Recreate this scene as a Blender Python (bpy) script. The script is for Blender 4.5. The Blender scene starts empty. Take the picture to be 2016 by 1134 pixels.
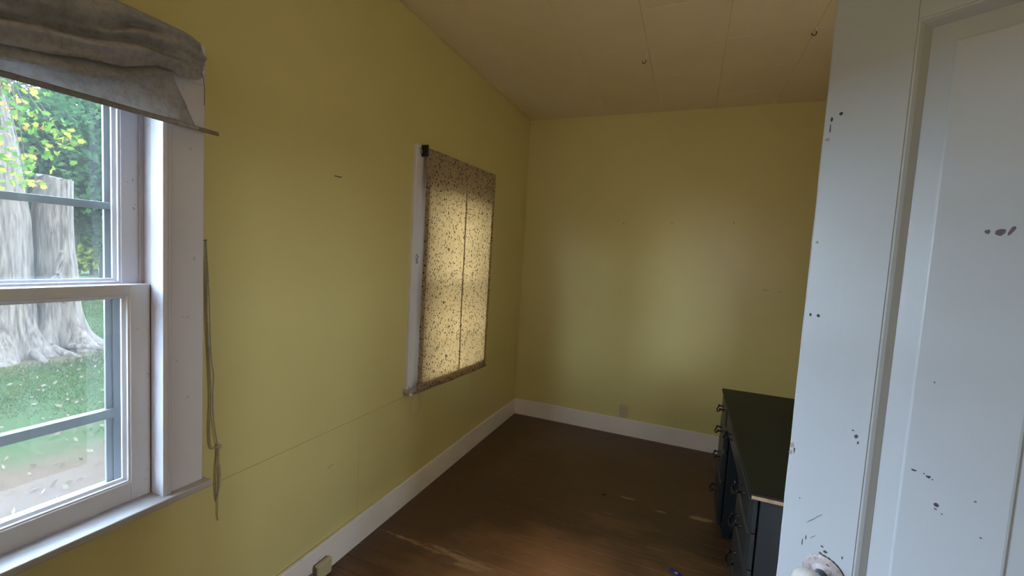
import bpy, bmesh, math, random
import numpy as np
from mathutils import Vector, Matrix, noise

random.seed(7); rng = np.random.default_rng(7)
S = bpy.context.scene
COL = S.collection

# ------------------------------------------------------------------ camera
Rm = ((0.92429388, 0.0804612, -0.3731043), (0.37732083, -0.0452785, 0.92497505), (0.057531, -0.9957288, -0.07221033))
cam_d = bpy.data.cameras.new('camera'); cam = bpy.data.objects.new('camera', cam_d); COL.objects.link(cam)
cam_d.sensor_fit = 'HORIZONTAL'; cam_d.sensor_width = 36.0; cam_d.lens = 858.0 / 2016.0 * 36.0
cam_d.clip_start = 0.02; cam_d.clip_end = 300
_m = Matrix.Identity(4)
for i in range(3):
    _m[i][0] = Rm[i][0]; _m[i][1] = -Rm[i][1]; _m[i][2] = -Rm[i][2]
_m[0][3], _m[1][3], _m[2][3] = 1.45548, 0.0, 1.49114
cam.matrix_world = _m
S.camera = cam

# ------------------------------------------------------------------ sky, exposure
SKY = 33.0
w = bpy.data.worlds.new('sky'); S.world = w; w.use_nodes = True
nt = w.node_tree; nt.nodes.clear()
wo = nt.nodes.new('ShaderNodeOutputWorld'); wb = nt.nodes.new('ShaderNodeBackground')
tc = nt.nodes.new('ShaderNodeTexCoord'); sep = nt.nodes.new('ShaderNodeSeparateXYZ'); cr = nt.nodes.new('ShaderNodeValToRGB')
cr.color_ramp.elements[0].position = 0.0; cr.color_ramp.elements[0].color = (0.74, 0.86, 1.0, 1)
cr.color_ramp.elements[1].position = 0.7; cr.color_ramp.elements[1].color = (0.60, 0.78, 1.0, 1)
nt.links.new(tc.outputs['Generated'], sep.inputs[0]); nt.links.new(sep.outputs['Z'], cr.inputs[0])
nt.links.new(cr.outputs[0], wb.inputs[0]); wb.inputs[1].default_value = SKY
nt.links.new(wb.outputs[0], wo.inputs[0])
S.view_settings.view_transform = 'Standard'; S.view_settings.look = 'None'
S.view_settings.gamma = 1.0; S.view_settings.use_curve_mapping = False
S.view_settings.exposure = 0.15
S.cycles.max_bounces = 14; S.cycles.diffuse_bounces = 10; S.cycles.transparent_max_bounces = 24
S.cycles.use_denoising = True
S.cycles.sample_clamp_indirect = 6.0

H = 2.74; BACK = 3.83; RIGHT = 2.33; NEAR = -2.2
OPEN1 = (-0.08, 0.80); OPEN2 = (2.17, 2.89); OZ = (0.70, 1.96)
DOORWAY = (0.56, 1.46); HX = RIGHT + 1.5; HALL_FILL_WIN = (0.8, 1.42, 1.1, 1.85)


def portal(name, loc, rot, sx, sy):
    l = bpy.data.lights.new(name, 'AREA'); l.shape = 'RECTANGLE'; l.size = sx; l.size_y = sy
    l.cycles.is_portal = True
    o = bpy.data.objects.new(name, l); o.location = loc; o.rotation_euler = rot; COL.objects.link(o)


for yc in (0.5 * sum(OPEN1), 0.5 * sum(OPEN2)):
    portal('window_portal', (-0.165, yc, 1.33), (0, -math.pi / 2, 0), 1.26, 0.9)
portal('window_portal', (HX + .15, 0.5 * (HALL_FILL_WIN[0] + HALL_FILL_WIN[1]), 0.5 * (HALL_FILL_WIN[2] + HALL_FILL_WIN[3])), (0, math.pi / 2, 0), 0.75, 0.62)


# unseen warm fill light added by the doorway, behind the open door
bl = bpy.data.lights.new('doorway_fill', 'POINT'); bl.energy = 11.0; bl.color = (1.0, 0.89, 0.76); bl.shadow_soft_size = 0.12
bo = bpy.data.objects.new('doorway_fill', bl); bo.location = (2.29, 1.06, 1.62); COL.objects.link(bo)

# warm fill light added under the ceiling, out of view at the near end
b2 = bpy.data.lights.new('ceiling_fill', 'POINT'); b2.energy = 8.0; b2.color = (1.0, 0.90, 0.76); b2.shadow_soft_size = 0.10
bo2 = bpy.data.objects.new('ceiling_fill', b2); bo2.location = (0.50, -0.85, 2.35); COL.objects.link(bo2)

# ------------------------------------------------------------------ materials
def new_mat(name):
    m = bpy.data.materials.new(name); m.use_nodes = True
    n = m.node_tree.nodes; l = m.node_tree.links
    return m, n, l, n['Principled BSDF'], n['Material Output']


def node(n, t, **k):
    x = n.new(t)
    for a, b in k.items():
        setattr(x, a, b)
    return x


def pos_vec(n, l, scale=(1, 1, 1), local=False):
    mp = n.new('ShaderNodeMapping'); mp.inputs['Scale'].default_value = scale
    if local:
        l.new(n.new('ShaderNodeTexCoord').outputs['Object'], mp.inputs[0])
    else:
        l.new(n.new('ShaderNodeNewGeometry').outputs['Position'], mp.inputs[0])
    return mp.outputs[0]


def noise_tex(n, l, vec, scale, detail=4, rough=0.6):
    t = n.new('ShaderNodeTexNoise'); t.inputs['Scale'].default_value = scale
    t.inputs['Detail'].default_value = detail; t.inputs['Roughness'].default_value = rough
    l.new(vec, t.inputs['Vector']); return t.outputs['Fac']


def ramp(n, l, fac, stops):
    r = n.new('ShaderNodeValToRGB'); e = r.color_ramp.elements
    while len(e) < len(stops):
        e.new(0.5)
    for i, (p, c) in enumerate(stops):
        e[i].position = p; e[i].color = (*c, 1) if len(c) == 3 else c
    l.new(fac, r.inputs[0]); return r.outputs['Color']


def mixc(n, l, fac, a, b, mode='MIX'):
    m = n.new('ShaderNodeMix'); m.data_type = 'RGBA'; m.blend_type = mode
    for sock, v in ((m.inputs[0], fac), (m.inputs[6], a), (m.inputs[7], b)):
        if isinstance(v, (int, float)):
            sock.default_value = v
        elif isinstance(v, tuple):
            sock.default_value = (*v, 1) if len(v) == 3 else v
        else:
            l.new(v, sock)
    return m.outputs[2]


def math_n(n, l, op, a, b=None, clamp=False):
    m = n.new('ShaderNodeMath'); m.operation = op; m.use_clamp = clamp
    for i, v in enumerate((a, b)):
        if v is None:
            continue
        if isinstance(v, (int, float)):
            m.inputs[i].default_value = v
        else:
            l.new(v, m.inputs[i])
    return m.outputs[0]


def bump(n, l, p, h, strength, dist=0.002, prev=None):
    b = n.new('ShaderNodeBump'); b.inputs['Strength'].default_value = strength; b.inputs['Distance'].default_value = dist
    l.new(h, b.inputs['Height'])
    if prev is not None:
        l.new(prev, b.inputs['Normal'])
    l.new(b.outputs[0], p.inputs['Normal']); return b.outputs[0]


def paint(name, base, rough=0.4, var=0.06, vscale=2.5, grain=None, gstr=0.15, gscale=60, dirt=None, dirt_amt=0.0, dscale=14, spec=0.5, local=False):
    m, n, l, p, o = new_mat(name)
    v = pos_vec(n, l, local=local)
    f = noise_tex(n, l, v, vscale, 3)
    lo = tuple(c * (1 - var) for c in base); hi = tuple(min(1, c * (1 + var)) for c in base)
    c = ramp(n, l, f, [(0.3, lo), (0.7, hi)])
    if dirt:
        d = noise_tex(n, l, v, dscale, 6, 0.7)
        k = ramp(n, l, d, [(0.68 - dirt_amt, (0, 0, 0)), (0.74, (1, 1, 1))])
        c = mixc(n, l, k, c, dirt)
    l.new(c, p.inputs['Base Color']); p.inputs['Roughness'].default_value = rough
    p.inputs['Specular IOR Level'].default_value = spec
    gv = pos_vec(n, l, grain or (1, 1, 1), local=local)
    bump(n, l, p, noise_tex(n, l, gv, gscale, 3), gstr)
    return m


M = {}
M['wall'] = paint('wall_paint', (0.66, 0.58, 0.265), rough=0.36, var=0.03, vscale=1.3, gstr=0.10, gscale=220)
M['ceil'] = paint('ceiling_paint', (0.80, 0.68, 0.47), rough=0.6, var=0.04, vscale=1.5, gstr=0.12, gscale=160)
M['trim'] = paint('trim_paint', (0.86, 0.80, 0.79), rough=0.38, var=0.06, gstr=0.12, gscale=30, grain=(1, 1, 1), dirt=(0.30, 0.26, 0.21), dirt_amt=0.03, dscale=22)
M['window_trim'] = paint('window_trim_paint', (0.74, 0.72, 0.82), rough=0.35, var=0.05, gstr=0.12, gscale=40, grain=(1, 1, .2), dirt=(0.33, 0.29, 0.27), dirt_amt=0.02, dscale=30)
M['stool'] = paint('worn_stool_paint', (0.47, 0.44, 0.45), rough=0.5, var=0.08, gstr=0.2, gscale=40, dirt=(0.28, 0.24, 0.22), dirt_amt=0.03, dscale=26)
M['jamb'] = paint('jamb_paint', (0.66, 0.60, 0.63), rough=0.45, var=0.1, gstr=0.25, gscale=40, grain=(1, 1, .1), dirt=(0.33, 0.17, 0.16), dirt_amt=0.06, dscale=12)
M['sash'] = paint('sash_paint', (0.82, 0.82, 0.90), rough=0.4, var=0.06, gstr=0.2, gscale=60, dirt=(0.30, 0.29, 0.30), dirt_amt=0.03, dscale=35)
M['storm'] = paint('storm_aluminium', (0.155, 0.165, 0.165), rough=0.45, var=0.05, gstr=0.04)
M['door'] = paint('door_paint', (0.52, 0.55, 0.63), rough=0.36, var=0.035, vscale=3, gstr=0.22, gscale=70, grain=(1, 1, 0.06), local=True)
M['chip_dark'] = paint('bare_dark_layer', (0.075, 0.055, 0.07), rough=0.7, gstr=0.3)
M['chip_pink'] = paint('undercoat_pink', (0.38, 0.29, 0.29), rough=0.6, gstr=0.3)
M['ink'] = paint('ink_mark', (0.13, 0.10, 0.14), rough=0.6, var=0.25, vscale=120, gstr=0.05)
M['porcelain'] = paint('worn_porcelain', (0.66, 0.62, 0.62), rough=0.18, var=0.1, vscale=40, gstr=0.03, dirt=(0.30, 0.22, 0.21), dirt_amt=0.09, dscale=32, local=True)
M['rose'] = paint('chipped_rose_paint', (0.50, 0.43, 0.45), rough=0.4, var=0.1, vscale=60, gstr=0.2, dirt=(0.06, 0.05, 0.06), dirt_amt=0.19, dscale=80, local=True)
M['steel_dark'] = paint('dark_blue_spindle', (0.06, 0.10, 0.16), rough=0.35, gstr=0.05)
M['iron'] = paint('black_iron', (0.012, 0.012, 0.014), rough=0.3, gstr=0.1)
M['iron'].node_tree.nodes['Principled BSDF'].inputs['Metallic'].default_value = 0.3
M['desk'] = paint('desk_paint', (0.018, 0.024, 0.029), rough=0.36, var=0.12, vscale=5, gstr=0.12, gscale=70, grain=(1, .1, 1), dirt=(0.07, 0.08, 0.08), dirt_amt=0.0, dscale=60)
M['desk_top'] = paint('desk_top_paint', (0.010, 0.014, 0.012), rough=0.5, spec=0.25, var=0.15, vscale=4, gstr=0.06, gscale=120)
M['bare_wood'] = paint('bare_edge_wood', (0.36, 0.25, 0.17), rough=0.7, var=0.3, vscale=60, gstr=0.4, dirt=(0.03, 0.03, 0.03), dirt_amt=0.08, dscale=60)
M['ivory'] = paint('ivory_plastic', (0.52, 0.47, 0.30), rough=0.35, var=0.03, gstr=0.02)
M['ivory_dark'] = paint('dirty_plastic', (0.19, 0.14, 0.09), rough=0.6, var=0.3, vscale=90, gstr=0.2)
M['slot'] = paint('slot_black', (0.02, 0.018, 0.015), rough=0.6, gstr=0.02)
M['wire'] = paint('grimy_wire', (0.08, 0.06, 0.05), rough=0.6, gstr=0.1)
M['cord'] = paint('grey_cord', (0.34, 0.31, 0.25), rough=0.8, var=0.2, vscale=50, gstr=0.4, gscale=400)
M['cord_light'] = paint('tan_cord', (0.44, 0.38, 0.30), rough=0.8, var=0.15, vscale=50, gstr=0.4, gscale=400)
M['rod'] = paint('rod_wood', (0.22, 0.17, 0.12), rough=0.6, var=0.2, vscale=30, gstr=0.2)
M['blue'] = paint('blue_plastic', (0.012, 0.04, 0.36), rough=0.3, gstr=0.05)
M['white_print'] = paint('white_print', (0.75, 0.78, 0.82), rough=0.4, gstr=0.02)
M['crumb'] = paint('black_crumb', (0.012, 0.010, 0.010), rough=0.7, gstr=0.3)
M['siding'] = paint('siding_paint', (0.45, 0.44, 0.42), rough=0.6, gstr=0.2)
M['hall'] = paint('hall_paint', (0.55, 0.52, 0.45), rough=0.6, gstr=0.1)


def glass_mat():
    m, n, l, p, o = new_mat('window_glass'); n.remove(p)
    t = n.new('ShaderNodeBsdfTransparent'); t.inputs[0].default_value = (0.95, 0.97, 0.97, 1)
    g = n.new('ShaderNodeBsdfGlossy'); g.inputs['Roughness'].default_value = 0.02
    fr = n.new('ShaderNodeFresnel')
    bf = n.new('ShaderNodeNewGeometry').outputs['Backfacing']      # same thin-pane reflectance from both faces
    l.new(math_n(n, l, 'ADD', 1.45, math_n(n, l, 'MULTIPLY', bf, 1 / 1.45 - 1.45)), fr.inputs[0])
    mx = n.new('ShaderNodeMixShader'); l.new(fr.outputs[0], mx.inputs[0]); l.new(t.outputs[0], mx.inputs[1]); l.new(g.outputs[0], mx.inputs[2])
    d = n.new('ShaderNodeBsdfDiffuse'); d.inputs[0].default_value = (0.75, 0.78, 0.8, 1)
    m2 = n.new('ShaderNodeMixShader')
    k = noise_tex(n, l, pos_vec(n, l), 9, 5)
    kk = math_n(n, l, 'MULTIPLY', k, 0.05)
    l.new(kk, m2.inputs[0]); l.new(mx.outputs[0], m2.inputs[1]); l.new(d.outputs[0], m2.inputs[2])
    tr = n.new('ShaderNodeBsdfTranslucent'); tr.inputs[0].default_value = (0.9, 0.95, 1.0, 1)
    m3 = n.new('ShaderNodeMixShader'); m3.inputs[0].default_value = 0.002; l.new(m2.outputs[0], m3.inputs[1]); l.new(tr.outputs[0], m3.inputs[2])
    l.new(m3.outputs[0], o.inputs[0]); return m


M['glass'] = glass_mat()


def cloth_mat(name, col_fn, trans, rough=0.9):
    m, n, l, p, o = new_mat(name); n.remove(p)
    c, c2 = col_fn(n, l)
    d = n.new('ShaderNodeBsdfDiffuse'); t = n.new('ShaderNodeBsdfTranslucent'); mx = n.new('ShaderNodeMixShader')
    l.new(c, d.inputs[0]); l.new(c2, t.inputs[0]); mx.inputs[0].default_value = trans
    l.new(d.outputs[0], mx.inputs[1]); l.new(t.outputs[0], mx.inputs[2]); l.new(mx.outputs[0], o.inputs[0])
    b = n.new('ShaderNodeBump'); b.inputs['Strength'].default_value = 0.25; b.inputs['Distance'].default_value = 0.001
    l.new(noise_tex(n, l, pos_vec(n, l), 500, 2), b.inputs['Height'])
    l.new(b.outputs[0], d.inputs['Normal']); return m


def blind_cols(n, l):
    v = pos_vec(n, l, (1, 1, 1))
    nz = n.new('ShaderNodeTexNoise'); nz.inputs['Scale'].default_value = 45
    l.new(v, nz.inputs['Vector'])
    vv = n.new('ShaderNodeVectorMath'); vv.operation = 'MULTIPLY_ADD'
    l.new(nz.outputs['Color'], vv.inputs[0]); vv.inputs[1].default_value = (0.0, 0.022, 0.022); l.new(v, vv.inputs[2])
    mp = n.new('ShaderNodeMapping'); mp.inputs['Scale'].default_value = (0, 1.0, 0.8); l.new(vv.outputs[0], mp.inputs[0])
    vo = n.new('ShaderNodeTexVoronoi'); vo.inputs['Scale'].default_value = 66; l.new(mp.outputs[0], vo.inputs['Vector'])
    spot = ramp(n, l, vo.outputs['Distance'], [(0.23, (1, 1, 1)), (0.34, (0, 0, 0))])
    mp2 = n.new('ShaderNodeMapping'); mp2.inputs['Scale'].default_value = (0, 1.3, 0.6); mp2.inputs['Location'].default_value = (0, .37, .19); l.new(vv.outputs[0], mp2.inputs[0])
    vo2 = n.new('ShaderNodeTexVoronoi'); vo2.inputs['Scale'].default_value = 95; l.new(mp2.outputs[0], vo2.inputs['Vector'])
    spot2 = ramp(n, l, vo2.outputs['Distance'], [(0.20, (0.9, 0.9, 0.9)), (0.31, (0, 0, 0))])
    big = noise_tex(n, l, v, 5, 3)
    base = ramp(n, l, big, [(0.3, (0.50, 0.41, 0.28)), (0.7, (0.58, 0.48, 0.34))])
    c = mixc(n, l, spot2, base, (0.24, 0.17, 0.10)); c = mixc(n, l, spot, c, (0.09, 0.065, 0.05))
    b2 = ramp(n, l, big, [(0.3, (0.29, 0.165, 0.062)), (0.7, (0.36, 0.21, 0.083))])
    t = mixc(n, l, spot2, b2, (0.11, 0.065, 0.026)); t = mixc(n, l, spot, t, (0.045, 0.027, 0.012))
    return c, t


M['blind'] = cloth_mat('sprigged_blind_cloth', blind_cols, 0.42)


def strip_cols(n, l):
    return ramp(n, l, noise_tex(n, l, pos_vec(n, l), 60, 3), [(0.3, (0.16, 0.12, 0.08)), (0.7, (0.24, 0.18, 0.12))]), ramp(n, l, noise_tex(n, l, pos_vec(n, l), 60, 3), [(0.3, (0.10, 0.06, 0.03)), (0.7, (0.16, 0.10, 0.05))])


M['centre_strip'] = cloth_mat('blind_strip_cloth', strip_cols, 0.3)


def shade_cols(n, l):
    v = pos_vec(n, l)
    f = noise_tex(n, l, v, 7, 6, 0.65); g = noise_tex(n, l, v, 60, 4, 0.7)
    base = ramp(n, l, f, [(0.3, (0.46, 0.46, 0.51)), (0.7, (0.66, 0.66, 0.74))])
    k = ramp(n, l, g, [(0.45, (0, 0, 0)), (0.75, (0.6, 0.6, 0.6))])
    c = mixc(n, l, k, base, (0.24, 0.20, 0.20))
    t = mixc(n, l, k, (0.74, 0.71, 0.70), (0.44, 0.39, 0.37))
    return c, t


M['shade'] = cloth_mat('stained_grey_cloth', shade_cols, 0.36)


def floor_mat():
    m, n, l, p, o = new_mat('worn_and_lit_floor_paint')
    v = pos_vec(n, l, (1.3, 7, 1)); v1 = pos_vec(n, l)
    f = noise_tex(n, l, v1, 1.6, 4)
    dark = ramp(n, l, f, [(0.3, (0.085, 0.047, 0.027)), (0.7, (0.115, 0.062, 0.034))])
    lit_floor = ramp(n, l, f, [(0.3, (0.31, 0.158, 0.074)), (0.7, (0.42, 0.215, 0.104))])  # near floor colour, lightened to look lit
    # lighter near the doorway: the pool of light there is painted in
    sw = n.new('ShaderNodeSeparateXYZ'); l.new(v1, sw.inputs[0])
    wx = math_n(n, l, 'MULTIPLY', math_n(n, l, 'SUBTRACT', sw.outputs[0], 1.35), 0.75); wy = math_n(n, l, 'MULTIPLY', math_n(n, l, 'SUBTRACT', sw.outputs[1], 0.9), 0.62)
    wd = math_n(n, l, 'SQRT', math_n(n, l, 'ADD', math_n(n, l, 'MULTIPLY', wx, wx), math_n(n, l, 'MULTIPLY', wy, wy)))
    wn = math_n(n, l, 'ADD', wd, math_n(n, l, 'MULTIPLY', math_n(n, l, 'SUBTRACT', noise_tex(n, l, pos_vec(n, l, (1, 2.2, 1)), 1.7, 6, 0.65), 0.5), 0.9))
    base = mixc(n, l, ramp(n, l, wn, [(0.55, (1, 1, 1)), (1.25, (0, 0, 0))]), dark, lit_floor)
    s = noise_tex(n, l, v, 3.0, 8, 0.72)
    sp = n.new('ShaderNodeSeparateXYZ'); l.new(v1, sp.inputs[0])
    mask = None
    # worn patches where paint has scuffed off the boards: (x, y, rx, ry, strength)
    for (cx, cy, rx, ry, a) in ((1.635, 2.762, .075, .028, 1.0), (1.41, 2.727, .045, .010, .9), (1.20, 2.79, .11, .022, .45), (1.17, 2.91, .16, .02, .35),
                                (0.46, 1.83, .36, .035, .8), (0.62, 1.79, .14, .022, .8), (1.12, 2.56, .18, .03, .30), (0.85, 2.72, .14, .03, .30), (1.68, 3.30, .08, .02, .3)):
        dx = math_n(n, l, 'DIVIDE', math_n(n, l, 'SUBTRACT', sp.outputs[0], cx), rx)
        dy = math_n(n, l, 'DIVIDE', math_n(n, l, 'SUBTRACT', sp.outputs[1], cy), ry)
        r2 = math_n(n, l, 'ADD', math_n(n, l, 'MULTIPLY', dx, dx), math_n(n, l, 'MULTIPLY', dy, dy))
        g = math_n(n, l, 'MULTIPLY', math_n(n, l, 'SUBTRACT', 1.0, math_n(n, l, 'MULTIPLY', r2, 0.5), True), a)
        mask = g if mask is None else math_n(n, l, 'MAXIMUM', mask, g)
    t = math_n(n, l, 'ADD', s, math_n(n, l, 'MULTIPLY', mask, 0.30))
    k = ramp(n, l, t, [(0.67, (0, 0, 0)), (0.74, (1, 1, 1))])
    c = mixc(n, l, k, base, (0.36, 0.23, 0.13))
    fine = noise_tex(n, l, v1, 55, 3, 0.7)
    k2 = ramp(n, l, fine, [(0.66, (0, 0, 0)), (0.74, (0.7, 0.7, 0.7))])
    c = mixc(n, l, k2, c, (0.22, 0.14, 0.08))
    l.new(c, p.inputs['Base Color'])
    p.inputs['Roughness'].default_value = 0.42; p.inputs['Specular IOR Level'].default_value = 0.35
    bump(n, l, p, noise_tex(n, l, pos_vec(n, l, (0.4, 6, 1)), 22, 4), 0.15)
    return m


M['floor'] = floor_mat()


def ground_mat():
    m, n, l, p, o = new_mat('lawn_ground')
    v = pos_vec(n, l); sp = n.new('ShaderNodeSeparateXYZ'); l.new(v, sp.inputs[0])
    f = noise_tex(n, l, v, 0.9, 6, 0.65); g = noise_tex(n, l, v, 30, 6, 0.75); h = noise_tex(n, l, v, 0.25, 3)
    grass = ramp(n, l, g, [(0.3, (0.0065, 0.017, 0.0022)), (0.55, (0.012, 0.026, 0.0036)), (0.8, (0.024, 0.038, 0.007))])
    dirt = ramp(n, l, g, [(0.25, (0.028, 0.016, 0.0095)), (0.6, (0.047, 0.028, 0.017)), (0.85, (0.085, 0.058, 0.040))])
    # trodden bare earth by the house wall fades to grass further out
    d = math_n(n, l, 'ADD', math_n(n, l, 'MULTIPLY', sp.outputs[0], 0.30), math_n(n, l, 'MULTIPLY', f, 1.6))
    k = ramp(n, l, math_n(n, l, 'ADD', d, 0.72), [(0.05, (1, 1, 1)), (0.62, (0, 0, 0))])
    c = mixc(n, l, k, dirt, grass)
    dx = math_n(n, l, 'SUBTRACT', sp.outputs[0], -7.9); dy = math_n(n, l, 'SUBTRACT', sp.outputs[1], 3.6)
    r = math_n(n, l, 'SQRT', math_n(n, l, 'ADD', math_n(n, l, 'MULTIPLY', dx, dx), math_n(n, l, 'MULTIPLY', dy, dy)))
    kk = ramp(n, l, math_n(n, l, 'ADD', math_n(n, l, 'MULTIPLY', r, 0.4), math_n(n, l, 'MULTIPLY', f, 0.7)), [(0.62, (0.8, 0.8, 0.8)), (0.95, (0, 0, 0))])
    c = mixc(n, l, kk, c, dirt)
    l.new(c, p.inputs['Base Color']); p.inputs['Roughness'].default_value = 0.95; p.inputs['Specular IOR Level'].default_value = 0.1
    bump(n, l, p, g, 0.8, 0.03); return m


M['ground'] = ground_mat()
M['road'] = paint('pale_gravel', (0.3200, 0.3200, 0.3200), rough=0.95, var=0.1, gstr=0.5, gscale=5)


def bark_mat():
    m, n, l, p, o = new_mat('furrowed_bark')
    v = pos_vec(n, l, (1, 1, 0.11)); f = noise_tex(n, l, v, 24, 7, 0.7); g = noise_tex(n, l, pos_vec(n, l), 2, 4)
    c = ramp(n, l, f, [(0.36, (0.010, 0.0072, 0.0055)), (0.48, (0.047, 0.035, 0.029)), (0.66, (0.105, 0.080, 0.067))])
    c = mixc(n, l, ramp(n, l, g, [(0.4, (0, 0, 0)), (0.7, (0.5, 0.5, 0.5))]), c, (0.075, 0.058, 0.050))
    l.new(c, p.inputs['Base Color']); p.inputs['Roughness'].default_value = 0.9; p.inputs['Specular IOR Level'].default_value = 0.15
    bump(n, l, p, f, 0.9, 0.03); return m


M['bark'] = bark_mat()


def leaf_mat(name, stops, scale=6, trans=0.45):
    m, n, l, p, o = new_mat(name); n.remove(p)
    t1 = n.new('ShaderNodeTexWhiteNoise'); t1.noise_dimensions = '3D'
    mp = n.new('ShaderNodeVectorMath'); mp.operation = 'SNAP'; mp.inputs[1].default_value = (0.11, 0.11, 0.11)
    l.new(n.new('ShaderNodeNewGeometry').outputs['Position'], mp.inputs[0]); l.new(mp.outputs[0], t1.inputs['Vector'])
    big = noise_tex(n, l, pos_vec(n, l), scale / 6.0, 3)
    fac = math_n(n, l, 'ADD', math_n(n, l, 'MULTIPLY', t1.outputs['Value'], 0.55), math_n(n, l, 'MULTIPLY', big, 0.45))
    c = ramp(n, l, fac, stops)
    d = n.new('ShaderNodeBsdfDiffuse'); t = n.new('ShaderNodeBsdfTranslucent'); mx = n.new('ShaderNodeMixShader'); mx.inputs[0].default_value = trans
    l.new(c, d.inputs[0]); l.new(c, t.inputs[0]); l.new(d.outputs[0], mx.inputs[1]); l.new(t.outputs[0], mx.inputs[2]); l.new(mx.outputs[0], o.inputs[0])
    return m


M['leaf_dark'] = leaf_mat('dark_green_leaf', [(0.2, (0.0088, 0.0220, 0.0099)), (0.5, (0.0176, 0.0440, 0.0165)), (0.8, (0.0358, 0.0715, 0.0248))])
M['leaf_mid'] = leaf_mat('mid_green_leaf', [(0.2, (0.0150, 0.0400, 0.0120)), (0.5, (0.0310, 0.0700, 0.0180)), (0.8, (0.0600, 0.1050, 0.0250))])
M['leaf_bright'] = leaf_mat('bright_green_leaf', [(0.2, (0.035, 0.060, 0.006)), (0.8, (0.11, 0.13, 0.018))])
M['leaf_pale'] = leaf_mat('dusty_green_leaf', [(0.2, (0.0360, 0.0540, 0.0270)), (0.8, (0.0960, 0.1140, 0.0660))])
M['leaf_green'] = leaf_mat('near_green_leaf', [(0.2, (0.0275, 0.0660, 0.0110)), (0.8, (0.0660, 0.1155, 0.0165))], trans=0.4)
M['leaf_yellow'] = leaf_mat('near_yellow_leaf', [(0.2, (0.1200, 0.1260, 0.0180)), (0.8, (0.2040, 0.1800, 0.0300))], trans=0.4)
M['leaf_orange'] = leaf_mat('near_orange_leaf', [(0.2, (0.2160, 0.1200, 0.0300)), (0.8, (0.2520, 0.0960, 0.0300))], trans=0.4)
M['grass'] = leaf_mat('grass_blade', [(0.2, (0.008, 0.0165, 0.0018)), (0.6, (0.017, 0.029, 0.0038)), (0.9, (0.044, 0.046, 0.010))])
M['litter'] = leaf_mat('dry_leaf_litter', [(0.2, (0.05, 0.034, 0.020)), (0.8, (0.14, 0.11, 0.085))])


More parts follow.
